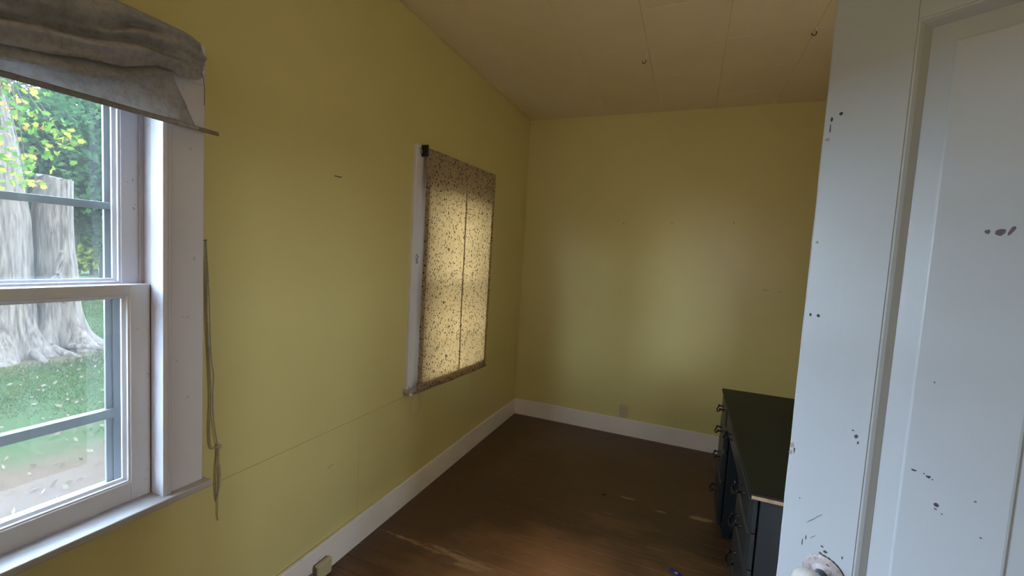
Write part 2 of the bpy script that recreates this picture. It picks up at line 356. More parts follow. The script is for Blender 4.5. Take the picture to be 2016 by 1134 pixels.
# ------------------------------------------------------------------ mesh helpers
class MB:
    def __init__(s):
        s.v = []; s.f = []; s.mi = []

    def add(s, verts, faces, mi=0):
        o = len(s.v); s.v += [tuple(p) for p in verts]; s.f += [tuple(i + o for i in f) for f in faces]; s.mi += [mi] * len(faces); return s

    def box(s, a, b, mi=0):
        (x0, y0, z0), (x1, y1, z1) = a, b
        x0, x1 = min(x0, x1), max(x0, x1); y0, y1 = min(y0, y1), max(y0, y1); z0, z1 = min(z0, z1), max(z0, z1)
        return s.add([(x0, y0, z0), (x1, y0, z0), (x1, y1, z0), (x0, y1, z0), (x0, y0, z1), (x1, y0, z1), (x1, y1, z1), (x0, y1, z1)],
                     [(0, 3, 2, 1), (4, 5, 6, 7), (0, 1, 5, 4), (1, 2, 6, 5), (2, 3, 7, 6), (3, 0, 4, 7)], mi)

    def tube(s, pts, r, n=8, cap=True, mi=0):
        pts = [Vector(p) for p in pts]; rs = r if isinstance(r, (list, tuple)) else [r] * len(pts)
        V = []; ref = None
        for i, p in enumerate(pts):
            t = (pts[min(i + 1, len(pts) - 1)] - pts[max(i - 1, 0)]).normalized()
            if ref is None:
                ref = t.cross(Vector((0.31, 0.17, 0.93)));
                if ref.length < 1e-3: ref = t.cross(Vector((1, 0, 0)))
            ref = (ref - t * ref.dot(t)).normalized(); bi = t.cross(ref)
            V += [p + (ref * math.cos(2 * math.pi * k / n) + bi * math.sin(2 * math.pi * k / n)) * rs[i] for k in range(n)]
        F = [(i * n + k, i * n + (k + 1) % n, (i + 1) * n + (k + 1) % n, (i + 1) * n + k) for i in range(len(pts) - 1) for k in range(n)]
        if cap:
            F += [tuple(range(n))[::-1], tuple((len(pts) - 1) * n + k for k in range(n))]
        return s.add(V, F, mi)

    def lathe(s, prof, origin, axis, n=20, mi=0):
        ax = Vector(axis).normalized(); a = ax.cross(Vector((0.3, 0.2, 0.9))).normalized(); b = ax.cross(a); o = Vector(origin)
        V = [o + ax * h + (a * math.cos(2 * math.pi * k / n) + b * math.sin(2 * math.pi * k / n)) * max(r, 1e-5) for (r, h) in prof for k in range(n)]
        F = [(i * n + k, i * n + (k + 1) % n, (i + 1) * n + (k + 1) % n, (i + 1) * n + k) for i in range(len(prof) - 1) for k in range(n)]
        F += [tuple(range(n))[::-1], tuple((len(prof) - 1) * n + k for k in range(n))]
        return s.add(V, F, mi)

    def grid(s, P, mi=0):
        h, wd = len(P), len(P[0])
        return s.add([p for row in P for p in row], [(i * wd + j, i * wd + j + 1, (i + 1) * wd + j + 1, (i + 1) * wd + j) for i in range(h - 1) for j in range(wd - 1)], mi)

    def prism(s, poly, f0, f1, mi=0):
        """poly: list of 2D points; f0/f1 map a 2D point to 3D at both ends."""
        n = len(poly)
        return s.add([f0(p) for p in poly] + [f1(p) for p in poly], [tuple(range(n))[::-1], tuple(range(n, 2 * n))] + [(k, (k + 1) % n, n + (k + 1) % n, n + k) for k in range(n)], mi)

    def build(s, name, mats, parent=None, bevel=0.0, smooth=False, solid=0.0, seg=2, fix=True):
        me = bpy.data.meshes.new(name); me.from_pydata([tuple(p) for p in s.v], [], s.f)
        for m in (mats if isinstance(mats, (list, tuple)) else [mats]):
            me.materials.append(m)
        if len(set(s.mi)) > 1:
            me.polygons.foreach_set('material_index', s.mi)
        if fix and len(s.f) < 60000:
            bm = bmesh.new(); bm.from_mesh(me); bmesh.ops.recalc_face_normals(bm, faces=bm.faces); bm.to_mesh(me); bm.free()
        if smooth:
            me.polygons.foreach_set('use_smooth', [True] * len(me.polygons))
        o = bpy.data.objects.new(name, me); COL.objects.link(o)
        if parent: o.parent = parent
        if solid:
            md = o.modifiers.new('solid', 'SOLIDIFY'); md.thickness = solid; md.offset = 0
        if bevel:
            md = o.modifiers.new('bevel', 'BEVEL'); md.width = bevel; md.segments = seg; md.limit_method = 'ANGLE'; md.angle_limit = 0.7
        return o


def tag(o, label=None, cat=None, group=None, kind=None):
    if label: o['label'] = label
    if cat: o['category'] = cat
    if group: o['group'] = group
    if kind: o['kind'] = kind
    return o


def empty(name, loc=(0, 0, 0), rz=0.0):
    o = bpy.data.objects.new(name, None); o.location = loc; o.rotation_euler = (0, 0, rz); o.empty_display_size = 0.1; COL.objects.link(o); return o


def dup(o, parent, loc):
    c = o.copy(); COL.objects.link(c); c.parent = parent; c.location = loc; return c


def copy_tree(o, loc=None, parent=None):
    c = o.copy(); COL.objects.link(c)
    if parent: c.parent = parent
    if loc is not None: c.location = loc
    for ch in list(o.children):
        copy_tree(ch, None, c)
    return c


# ------------------------------------------------------------------ room shell
T = 0.16
def wall_pieces(mb, y0, y1, z0, z1, opens, x0, x1):
    """solid wall between y0..y1, z0..z1 with rectangular openings (ya, yb, za, zb)."""
    ys = sorted({y0, y1, *[c for o in opens for c in o[:2] if y0 < c < y1]})
    for a, b in zip(ys, ys[1:]):
        zs = sorted({z0, z1, *[c for o in opens for c in o[2:] if z0 < c < z1]})
        run = None
        for c, d in zip(zs, zs[1:]):
            hole = any(o[0] < (a + b) / 2 < o[1] and o[2] < (c + d) / 2 < o[3] for o in opens)
            if hole:
                continue
            mb.box((x0, a, c), (x1, b, d))


LO = [(o[0] - .0145, o[1] + .0145, OZ[0] - .031, OZ[1] + .001) for o in (OPEN1, OPEN2)]
mb = MB(); wall_pieces(mb, NEAR - .1, BACK + .1, -0.5, H + .1, LO, -T, -0.012)
mb.box((-T, NEAR - .1, H + .1), (-.012, BACK + .1, 5.4))
mb.box((-.35, NEAR - .3, 5.4), (.2, BACK + .3, 5.5))
wl = tag(mb.build('wall_left', M['wall']), 'yellow-green painted wall with two windows beside the camera', kind='structure')
# wallboard sheets with a hairline joint
SE = 0.652; g = 0.0007
mb = MB(); wall_pieces(mb, NEAR, BACK, SE + g, H, LO, -0.0119, 0.0); mb.build('wall_panel', M['wall'], wl)
for a, b in ((NEAR, -0.71), (-0.71, 0.49), (0.49, 1.69), (1.69, 2.89), (2.89, BACK)):
    MB().box((-0.0119, a + g * .6, 0), (0.0, b - g * .6, SE - g)).build('wall_panel', M['wall'], wl)

wb_ = tag(MB().box((-T, BACK, -0.5), (3.2, BACK + .12, H + .1)).build('wall_back', M['wall']), 'plain yellow-green end wall behind the desk', kind='structure')
mb = MB(); wall_pieces(mb, NEAR, BACK, -0.2, H + .1, [(DOORWAY[0], DOORWAY[1], -0.3, 2.05)], RIGHT, RIGHT + .12)
tag(mb.build('wall_right', M['wall']), 'yellow-green wall with the doorway, hidden behind the open door', kind='structure')
mb = MB().box((-T, NEAR - T, -.5), (RIGHT + .12, NEAR, H + .1))
tag(mb.build('wall_near', M['wall']), 'yellow-green wall behind the camera', kind='structure')

fl = tag(MB().box((-T, NEAR - T, -0.2), (RIGHT + 1.6, BACK + .12, -0.022)).build('floor', M['slot']), 'dark brown painted board floor', kind='structure')
BWID = 0.0825
nb = int((BACK - NEAR) / BWID) + 1
brd = None
for i in range(nb):
    y = BACK - (i + 1) * BWID
    if brd is None:
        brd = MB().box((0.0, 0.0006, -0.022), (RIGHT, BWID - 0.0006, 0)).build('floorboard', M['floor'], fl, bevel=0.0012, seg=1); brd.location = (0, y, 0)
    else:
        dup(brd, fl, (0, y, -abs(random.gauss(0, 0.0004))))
        
ce = tag(MB().box((-T, NEAR - T, H + .012), (RIGHT + 1.6, BACK + .12, H + .1)).build('ceiling', M['ceil']), 'low ceiling of painted square fibre tiles', kind='structure')
TS = 0.4125
tile = None
xs = [1.13 + TS * k for k in range(-4, 4)]; ys = [3.53 - TS * k for k in range(-1, 14)]
for i, x in enumerate(xs):
    for j, y in enumerate(ys):
        x0, x1 = max(x, 0.0), min(x + TS, RIGHT); y0, y1 = max(y - TS, NEAR), min(y, BACK)
        if x1 - x0 < .02 or y1 - y0 < .02: continue
        full = abs(x1 - x0 - TS) < 1e-6 and abs(y1 - y0 - TS) < 1e-6
        z = H + random.uniform(0, 0.0008)
        if full and tile is not None:
            dup(tile, ce, (x0, y0, z)); continue
        t = MB().box((0.0004, 0.0004, 0), (x1 - x0 - .0004, y1 - y0 - .0004, 0.0125)).build('ceiling_tile', M['ceil'], ce, bevel=0.0012, seg=1); t.location = (x0, y0, z)
        if full: tile = t

# baseboards, top edge with a slightly open crack against the wall
def baseboard(name, a, b, label):
    mb = MB()
    ax, ay = a; bx, by = b; L = math.hypot(bx - ax, by - ay); dx, dy = (bx - ax) / L, (by - ay) / L; nx, ny = -dy, dx
    prof = [(0.0042, 0.0), (0.020, 0.0), (0.020, 0.140), (0.018, 0.143), (0.0042, 0.143)]
    N = 40
    rows = []
    for k in range(N + 1):
        s_ = L * k / N; wv = 0.0012 * noise.noise(Vector((s_ * 2.1 + ax * 3, ay, 0)))
        rows.append([(ax + dx * s_ + nx * (p[0] + wv), ay + dy * s_ + ny * (p[0] + wv), p[1] + (0.0015 * noise.noise(Vector((s_ * 3, ay + 5, 1))) if p[1] > 0.1 else 0)) for p in prof + prof[:1]])
    mb.grid(rows); mb.add(rows[0][:5], [(0, 1, 2, 3, 4)]); mb.add(rows[-1][:5], [(0, 1, 2, 3, 4)])
    return tag(mb.build(name, M['trim']), label, kind='structure')


baseboard('baseboard_left', (0, BACK), (0, NEAR), 'off-white baseboard below the windows')
baseboard('baseboard_back', (RIGHT, BACK), (0.019, BACK), 'off-white baseboard along the end wall')
baseboard('baseboard_right', (RIGHT, DOORWAY[1] + .13), (RIGHT, BACK - .02), 'off-white baseboard behind the desk')

# hall behind the doorway: plain walls and an added window for extra light
mb = MB()
wall_pieces(mb, NEAR - T, BACK, -.5, H + .1, [HALL_FILL_WIN], HX, HX + .14)
tag(mb.build('wall_hall', M['hall']), 'plain outer wall of the hall beyond the doorway', kind='structure')
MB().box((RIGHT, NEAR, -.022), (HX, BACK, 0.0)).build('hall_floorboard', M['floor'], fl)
a, b, c, d = HALL_FILL_WIN
mb = MB().box((HX, a, c), (HX + .14, a + .04, d)).box((HX, b - .04, c), (HX + .14, b, d)).box((HX, a, c), (HX + .14, b, c + .04)).box((HX, a, d - .04), (HX + .14, b, d)).box((HX + .03, (a + b) / 2 - .03, c), (HX + .10, (a + b) / 2 + .03, d))
hw = tag(mb.build('hall_fill_window', M['sash']), 'unseen window added to send light through the hall doorway', kind='structure')
MB().box((HX + .06, a + .04, c + .04), (HX + .064, b - .04, d - .04)).build('pane', M['glass'], hw)

# door casing on the right wall
mb = MB(); d0, d1 = DOORWAY
for x0, x1 in ((RIGHT - .02, RIGHT), (RIGHT + .12, RIGHT + .14)):
    mb.box((x0, d0 - .12, 0), (x1, d0, 2.05)); mb.box((x0, d1, 0), (x1, d1 + .12, 2.05)); mb.box((x0, d0 - .14, 2.05), (x1, d1 + .14, 2.17))
mb.box((RIGHT, d0, 0), (RIGHT + .12, d0 + .018, 2.05)); mb.box((RIGHT, d1 - .018, 0), (RIGHT + .12, d1, 2.05)); mb.box((RIGHT, d0 + .018, 2.033), (RIGHT + .12, d1 - .018, 2.05))
tag(mb.build('trim_1', M['door'], bevel=0.003), 'white painted casing around the doorway', kind='structure')


# ------------------------------------------------------------------ windows
def window(name, oy, label, axis='left', stool_ends=(0.12, 0.13)):
    """double-hung window in the left wall: casing, stool, sill, lower and upper sash, outer storm window."""
    y0, y1 = oy; z0, z1 = OZ; ym = (y0 + y1) / 2; CW = 0.12
    root = empty(name, (0, ym, z0)); W = lambda mb, nm, mat, par, **k: _w(mb, nm, mat, par, root, **k)

    def _w(mb, nm, mat, par, root, **k):
        off = Vector((0, ym, z0))
        mb.v = [tuple(Vector(p) - off) for p in mb.v]
        return mb.build(nm, mat, par, **k)
    # casing boards with a raised bead along the inner edge
    for nm, pa, pb in (('casing', (y0 - CW, y0), -1), ('casing', (y1, y1 + CW), 1)):
        a, b = pa; mb = MB()
        inner = b if pb < 0 else a; sgn = -1 if pb < 0 else 1
        prof = [(0.0, inner), (0.030, inner), (0.031, inner + sgn * .004), (0.031, inner + sgn * .009), (0.026, inner + sgn * .011), (0.029, inner + sgn * .015), (0.029, inner + sgn * .019), (0.0235, inner + sgn * .022),
                (0.020, inner + sgn * .026), (0.020, inner + sgn * (CW - .003)), (0.018, inner + sgn * CW), (0.0, inner + sgn * CW)]
        mb.prism(prof, lambda p: (p[0], p[1], z0), lambda p: (p[0], p[1], z1)); W(mb, nm, M['window_trim'], root, bevel=0.001)
    mb = MB().box((0, y0 - CW, z1), (0.022, y1 + CW, z1 + .12)); W(mb, 'head_casing', M['window_trim'], root, bevel=0.003)
    # stool: long nosed board with horns past the casing
    poly = [(-0.03, y0), (0.0, y0), (0.0, y0 - stool_ends[0]), (0.052, y0 - stool_ends[0]), (0.052, y1 + stool_ends[1]), (0.0, y1 + stool_ends[1]), (0.0, y1), (-0.03, y1)]
    mb = MB().prism(poly, lambda p: (p[0], p[1], z0 - .022), lambda p: (p[0], p[1], z0)); W(mb, 'stool', M['stool'], root, bevel=0.004)
    mb = MB().box((-T - .03, y0, z0 - .03), (-0.028, y1, z0 - .003)); W(mb, 'sill', M['sash'], root)
    # jambs with stop and parting beads
    for y, s_ in ((y0, 1), (y1, -1)):
        mb = MB().box((-T, y - s_ * .014, z0), (0.0, y, z1)); W(mb, 'jamb', M['jamb'], root)
        mb = MB().box((-0.0285, y, z0), (0.0295, y + s_ * .002, z1)); W(mb, 'stop_bead', M['window_trim'], root, bevel=0.001)
        mb = MB().box((-0.0715, y, z0), (-0.0655, y + s_ * .010, z1)); W(mb, 'parting_bead', M['jamb'], root)
    mb = MB().box((-T, y0, z1 - .014), (0.0, y1, z1)); W(mb, 'head_jamb', M['jamb'], root)

    def sash(nm, xf, xb, za, zb, rail_b, rail_t, stile=0.05):
        o = empty(nm, (0, 0, 0)); o.parent = root
        ya, yb = y0 + .0035, y1 - .0035
        for a, b in ((ya, ya + stile), (yb - stile, yb)):
            W(MB().box((xb, a, za), (xf, b, zb)), 'stile', M['sash'], o, bevel=0.002)
        W(MB().box((xb, ya + stile, za), (xf, yb - stile, za + rail_b)), 'rail', M['sash'], o, bevel=0.002)
        W(MB().box((xb, ya + stile, zb - rail_t), (xf, yb - stile, zb)), 'rail', M['sash'], o, bevel=0.002)
        W(MB().box((xb + .006, ym - .009, za + rail_b), (xf - .004, ym + .009, zb - rail_t)), 'muntin', M['sash'], o, bevel=0.003)
        # sloped sticking round each light
        A, B, C_, D_ = ya + stile, yb - stile, za + rail_b, zb - rail_t
        mb = MB(); st = 0.014; xg = (xf + xb) / 2
        for (pa, pb) in (((A, C_), (B, C_)), ((B, C_), (B, D_)), ((B, D_), (A, D_)), ((A, D_), (A, C_))):
            q = lambda p: (p[0] + (st if p[0] == A else -st), p[1] + (st if p[1] == C_ else -st))
            a2, b2 = q(pa), q(pb)
            m1 = lambda p, t: (p[0] + (st * t if p[0] == A else -st * t), p[1] + (st * t if p[1] == C_ else -st * t))
            prev = None
            lv = [(0, xf - .003), (.35, xf - .004), (.45, xf - .009), (1, xg + .002), (1, xg - .004), (0.1, xb + .002)]
            rows = [[(x, *m1(pa, t)) for (t, x) in lv], [(x, *m1(pb, t)) for (t, x) in lv]]
            mb.grid(rows)
        W(mb, 'sticking', M['sash'], o, fix=True)
        for a, b in ((A + .004, ym - .004), (ym + .004, B - .004)):
            W(MB().box((xg - .0015, a, C_ + .004), (xg + .0015, b, D_ - .004)), 'pane', M['glass'], o)
        return o
    sash('lower_sash', -0.030, -0.0645, z0, 1.347, 0.058, 0.027)
    sash('upper_sash', -0.0725, -0.107, 1.312, z1 - .015, 0.036, 0.05)
    # storm window: metal frame with two sliding lights and cross bars
    st = empty('storm_window', (0, 0, 0)); st.parent = root
    xa, xb = -0.128, -0.150
    for a, b in ((y0, y0 + .048), (y1 - .048, y1)):
        W(MB().box((xb, a, z0), (xa, b, z1 - .014)), 'storm_frame', M['storm'], st, bevel=0.001)
    W(MB().box((xb, y0 + .048, z0), (xa, y1 - .048, z0 + .035)), 'storm_frame', M['storm'], st, bevel=0.001)
    W(MB().box((xb, y0 + .048, z1 - .05), (xa, y1 - .048, z1 - .014)), 'storm_frame', M['storm'], st, bevel=0.001)
    for y, s_ in ((y0 + .048, 1), (y1 - .048, -1)):
        W(MB().box((xb + .006, y, z0 + .035), (xa - .006, y + s_ * .016, z1 - .05)), 'track', M['storm'], st, bevel=0.001)
    for z, h in ((0.935, 0.028), (1.560, 0.020)):
        W(MB().box((xb + .002, y0 + .040, z), (xa + .006, y1 - .040, z + h)), 'cross_bar', M['storm'], st, bevel=0.0015)
    W(MB().box((-0.1405, y0 + .06, z0 + .03), (-0.1385, y1 - .06, 1.56)), 'pane', M['glass'], st)
    W(MB().box((-0.1445, y0 + .06, 1.57), (-0.1425, y1 - .06, z1 - .045)), 'pane', M['glass'], st)
    tag(root, label, 'window', kind='structure')
    return root


w1 = window('window_1', OPEN1, 'uncovered white sash window looking out on the tree and lawn')
w2 = window('window_2', OPEN2, 'white sash window covered by the sprigged tan blind', stool_ends=(0.13, 0.13))


# ------------------------------------------------------------------ door (open into the room)
DX, DY = 1.663, 0.978
door = empty('door_1', (DX, DY, 0.0), math.atan2(-0.574, 0.819))
tag(door, 'white painted panel door standing open, with a chipped white knob', 'door', kind='structure')
TH = 0.036
def dbox(nm, s0, s1, z0, z1, **k): return MB().box((s0, 0, z0), (s1, TH, z1)).build(nm, M['door'], door, **k)
ST = 0.120; DW = 0.77; PA = (0.12, 0.335); PB = (0.435, 0.65)
ZR = [0.012, 0.25, 0.66, 0.83, 1.906, 2.03]
# lock stile with a slightly uneven hand-planed edge
mb = MB(); rows = []
for k in range(61):
    z = 0.012 + (2.03 - .012) * k / 60; e = 0.0009 * noise.noise(Vector((z * 9, 3.3, 1))) + 0.0006 * noise.noise(Vector((z * 31, 1.3, 4)))
    rows.append([(e + .0035, 0, z), (ST, 0, z), (ST, TH, z), (e + .0035, TH, z), (e, TH - .004, z), (e, 0.0035, z), (e + .0035, 0, z)])
mb.grid(rows); mb.add(rows[0][:6], [(0, 1, 2, 3, 4, 5)]); mb.add(rows[-1][:6], [(0, 1, 2, 3, 4, 5)])
mb.build('stile', M['door'], door)
dbox('stile', DW - ST, DW, ZR[0], ZR[5], bevel=.002)
for a, b in ((ZR[0], ZR[1]), (ZR[2], ZR[3]), (ZR[4], ZR[5])):
    dbox('rail', ST + .0006, DW - ST, a, b)
dbox('mullion', PA[1], PB[0], ZR[1], ZR[2]); dbox('mullion', PA[1], PB[0], ZR[3], ZR[4])


def door_panel(s0, s1, z0, z1):
    mb = MB()
    # ring outwards->inwards: (inset, depth)
    for side in (0, 1):
        ring = [(0.019, 0.0125), (0.046, 0.0095), (0.0475, 0.0070), (0.0500, 0.0062)]
        def rect(i, d):
            y = d if side == 0 else TH - d
            return [(s0 + i, y, z0 + i), (s1 - i, y, z0 + i), (s1 - i, y, z1 - i), (s0 + i, y, z1 - i)]
        P = [rect(i - .004 if k == 0 else i, d) for k, (i, d) in enumerate(ring)]
        for a, b in zip(P, P[1:]):
            for k in range(4):
                mb.add([a[k], a[(k + 1) % 4], b[(k + 1) % 4], b[k]], [(0, 1, 2, 3)])
        mb.add(P[-1], [(0, 1, 2, 3)])
    mb.build('panel', M['door'], door, fix=False)
    mb = MB()
    prof = [(0.0, 0.0), (0.0010, 0.0012), (0.0035, 0.0014), (0.008, 0.0040), (0.0125, 0.0085), (0.0160, 0.0118), (0.0168, 0.0150)]
    for side in (0, 1):
        def P(c, i, d):
            s_ = s0 + i if c in (0, 3) else s1 - i; z = z0 + i if c in (0, 1) else z1 - i
            return (s_, d if side == 0 else TH - d, z)
        for c in range(4):
            mb.grid([[P(c, i, d) for i, d in prof], [P((c + 1) % 4, i, d) for i, d in prof]])
    mb.build('panel_moulding', M['door'], door)


for a, b in (PA, PB):
    door_panel(a, b, ZR[1], ZR[2]); door_panel(a, b, ZR[3], ZR[4])


KS0, KZ0 = 0.079, 0.942


def blob(n, rx, rz, jag, seed, cx=0, cz=0):
    r = random.Random(seed)
    return [(cx + rx * (1 + jag * r.uniform(-1, 1)) * math.cos(2 * math.pi * k / n), cz + rz * (1 + jag * r.uniform(-1, 1)) * math.sin(2 * math.pi * k / n)) for k in range(n)]


def flake(nm, s_, z, rx, rz, mat, seed, label=None, jag=.35, n=11, par=None, shear=0.0, y=0.0, tilt=0.0):
    p = blob(n, rx, rz, jag, seed)
    mb = MB().prism(p, lambda q: (s_ + q[0] + shear * q[1], y - 0.0004, z + q[1] + tilt * q[0]), lambda q: (s_ + q[0] + shear * q[1], y + 0.001, z + q[1] + tilt * q[0]))
    o = mb.build(nm, M[mat], par or door)
    if label: o['label'] = label
    return o


# screw holes and paint chips on the stile
for s_, z, rx, rz in ((0.013, 1.774, .0018, .004), (0.027, 1.781, .0028, .0026), (0.0125, 1.414, .0022, .003), (0.0253, 1.414, .0026, .0028)):
    flake('screw_hole', s_, z, rx, rz, 'slot', int(z * 1000 + s_ * 9000), jag=.3, label='dark empty screw hole in white stile')
for i, (s_, z, rx, rz, mt) in enumerate(((0.012, 1.757, .0012, .009, 'chip_dark'), (0.010, 1.738, .004, .003, 'chip_pink'), (0.005, 1.158, .0035, .006, 'chip_pink'), (0.004, 1.143, .0035, .004, 'chip_pink'), (0.010, 1.150, .0012, .006, 'chip_dark'),
                                        (0.098, 1.222, .0022, .0012, 'chip_dark'), (0.1035, 1.213, .0026, .003, 'chip_dark'), (0.107, 1.203, .0012, .003, 'chip_dark'),
                                        (0.028, 1.062, .0012, .0012, 'chip_dark'), (0.011, 1.55, .0025, .003, 'chip_pink'),
                                        (0.050, 1.030, .007, .0007, 'chip_dark'), (0.062, 1.045, .006, .0006, 'chip_dark'),
                                        (0.072, 0.992, .0022, .0018, 'chip_dark'), (0.078, 0.985, .0032, .0025, 'chip_dark'), (0.071, 0.978, .0026, .002, 'chip_dark'),
                                        (0.057, 1.002, .005, .0006, 'chip_dark'), (0.045, 0.993, .0008, .005, 'chip_dark'), (0.040, 0.982, .0008, .006, 'chip_dark'), (0.104, 0.99, .001, .0025, 'chip_dark'))):
    flake('paint_chip', s_, z, rx, rz, mt, 40 + i, tilt=1.15 if rz < .001 else 0.0)
PF = 0.0062
for i, (s_, z, rx, rz) in enumerate(((0.1815, 1.186, .0035, .0014), (0.1935, 1.186, .0010, .001), (0.1990, 1.183, .0032, .0022), (0.204, 1.181, .001, .001), (0.212, 1.144, .0030, .0028), (0.2115, 1.137, .002, .001), (0.219, 1.133, .001, .001), (0.252, 1.17, .0015, .001), (0.262, 1.12, .0014, .001), (0.192, 1.333, .0012, .0012))):
    flake('paint_chip', s_, z, rx, rz, 'chip_dark', 80 + i, y=PF)
flake('ink_smudge', 0.2270, 1.5665, .0026, .0030, 'ink', 5, 'small dark ink blot on white panel', jag=.4, y=PF)
flake('ink_smudge', 0.2400, 1.5660, .0058, .0052, 'ink', 8, 'wide purplish ink smudge on white panel', jag=.22, shear=.35, y=PF)
flake('ink_smudge', 0.2505, 1.5680, .0026, .0062, 'ink', 11, 'slanted dark ink smudge on white panel', jag=.2, shear=.4, y=PF)
flake('screw_hole', KS0 + .006, KZ0 + .021, .0040, .0036, 'slot', 301, y=-.0045, jag=.25)
flake('paint_chip', KS0 - .004, KZ0 + .019, .0045, .0040, 'chip_dark', 302, y=-.0046, jag=.5)
flake('paint_chip', KS0 + .018, KZ0 + .012, .0030, .0022, 'chip_dark', 303, y=-.0044, jag=.4)
flake('paint_chip', KS0 + .026, KZ0 + .008, .0016, .0075, 'chip_dark', 304, y=-.0030, jag=.4, shear=-.5)
# rough painted ridges in the panel moulding
flake('paint_chip', 0.1245, 1.04, .0022, .004, 'window_trim', 91, y=.006)

# knob and rose
KS, KZ = 0.079, 0.942
rose = MB().lathe([(0.0, 0.0), (0.0345, 0.0), (0.0345, 0.0015), (0.030, 0.004), (0.020, 0.0055), (0.013, 0.008), (0.0, 0.008)], (KS, 0.0, KZ), (0, -1, 0), 36).build('rose', M['rose'], door, smooth=False)
rose['label'] = 'round rose plate with flaking white paint'
MB().tube([(KS + .0352 * math.cos(a), -.0006, KZ + .0352 * math.sin(a)) for a in [math.radians(-70 + 6 * k) for k in range(29)]], [.0007 + .0011 * abs(math.sin(k * 1.7)) + .0006 * (k < 16) for k in range(29)], 6).build('rose_crack', M['chip_dark'], rose)
kn = MB().lathe([(0.0, 0.034), (0.010, 0.034), (0.013, 0.0355), (0.020, 0.040), (0.0265, 0.047), (0.0290, 0.055), (0.0285, 0.062), (0.0245, 0.069), (0.017, 0.0735), (0.008, 0.0755), (0.0, 0.076)], (KS, 0.0, KZ), (0, -1, 0), 36).build('knob', M['porcelain'], door, smooth=True)
kn['label'] = 'white door knob with worn chipped paint'
MB().lathe([(0.0, 0.006), (0.0125, 0.006), (0.010, 0.012), (0.0095, 0.030), (0.0125, 0.0345), (0.0, 0.0345)], (KS, 0.0, KZ), (0, -1, 0), 24).build('knob_neck', M['steel_dark'], kn, smooth=True)
for z in (0.25, 1.75):
    MB().tube([(DW + .006, TH + .004, z), (DW + .006, TH + .004, z + .09)], .006, 10).build('hinge', M['door'], door)


# ------------------------------------------------------------------ desk
X0, X1, Y0, Y1, ZT = 1.70, 2.30, 1.59, 2.94, 0.76
desk = empty('desk', ((X0 + X1) / 2, (Y0 + Y1) / 2, 0)); DO = Vector(desk.location)
tag(desk, 'dark blue-black painted kneehole desk with black bail handles, against the wall', 'desk')
def D(mb, nm, mat, par=None, **k):
    mb.v = [tuple(Vector(p) - DO) for p in mb.v]; return mb.build(nm, mat, par or desk, **k)
top = D(MB().box((X0, Y0 + .0015, ZT - .020), (X1, Y1, ZT)), 'desktop', M['desk_top'], bevel=.006, seg=3)
# worn bare strip of the near edge
N = 40; rows = []
for k in range(N + 1):
    x = X0 + .004 + (X1 - X0 - .01) * k / N
    zt = ZT - .0045 - .002 * (0.5 + noise.noise(Vector((x * 40, 1, 2)))); zb = ZT - .0175 - .0015 * noise.noise(Vector((x * 33, 4, 2)))
    rows.append([(x, Y0 + .0005, zt), (x, Y0 - .0002, (zt + zb) / 2), (x, Y0 + .0005, zb)])
b_ = D(MB().grid(rows), 'worn_edge', M['bare_wood'], top, fix=False); b_['label'] = 'bare worn wood along the near edge'
# slightly raised lip line round the top
XI = X0 + .022
FX = X0 + .034          # plane of the carcass front
DRW = [(0.618, 0.735), (0.488, 0.614), (0.318, 0.484), (0.070, 0.314)]


def handle(y, z, par):
    xf = FX - .029
    mb = MB()
    o = empty('handle', tuple(Vector((xf, y, z)) - DO)); o.parent = par
    def L(mb, nm): return mb.build(nm, M['iron'], o, smooth=True)
    for s_ in (-1, 1):
        yy = s_ * .037
        L(MB().lathe([(0, 0), (.008, 0), (.008, .0015), (.0045, .004), (.0040, .017), (.0062, .019), (.0072, .023), (.0062, .027), (.003, .029), (0, .029)], (0, yy, 0.006), (-1, 0, 0), 12), 'post')
    pts = []
    for k in range(25):
        t = k / 24; a = math.pi * t
        pts.append((-.0225 - .013 * math.sin(a) ** .8, -.037 * math.cos(a) * (1 + .12 * math.sin(a) ** 2), .006 - .020 * math.sin(a) ** 0.7))
    L(MB().tube(pts, [.0032 + .0014 * math.sin(math.pi * k / 24) for k in range(25)], 8), 'bail')
    return o


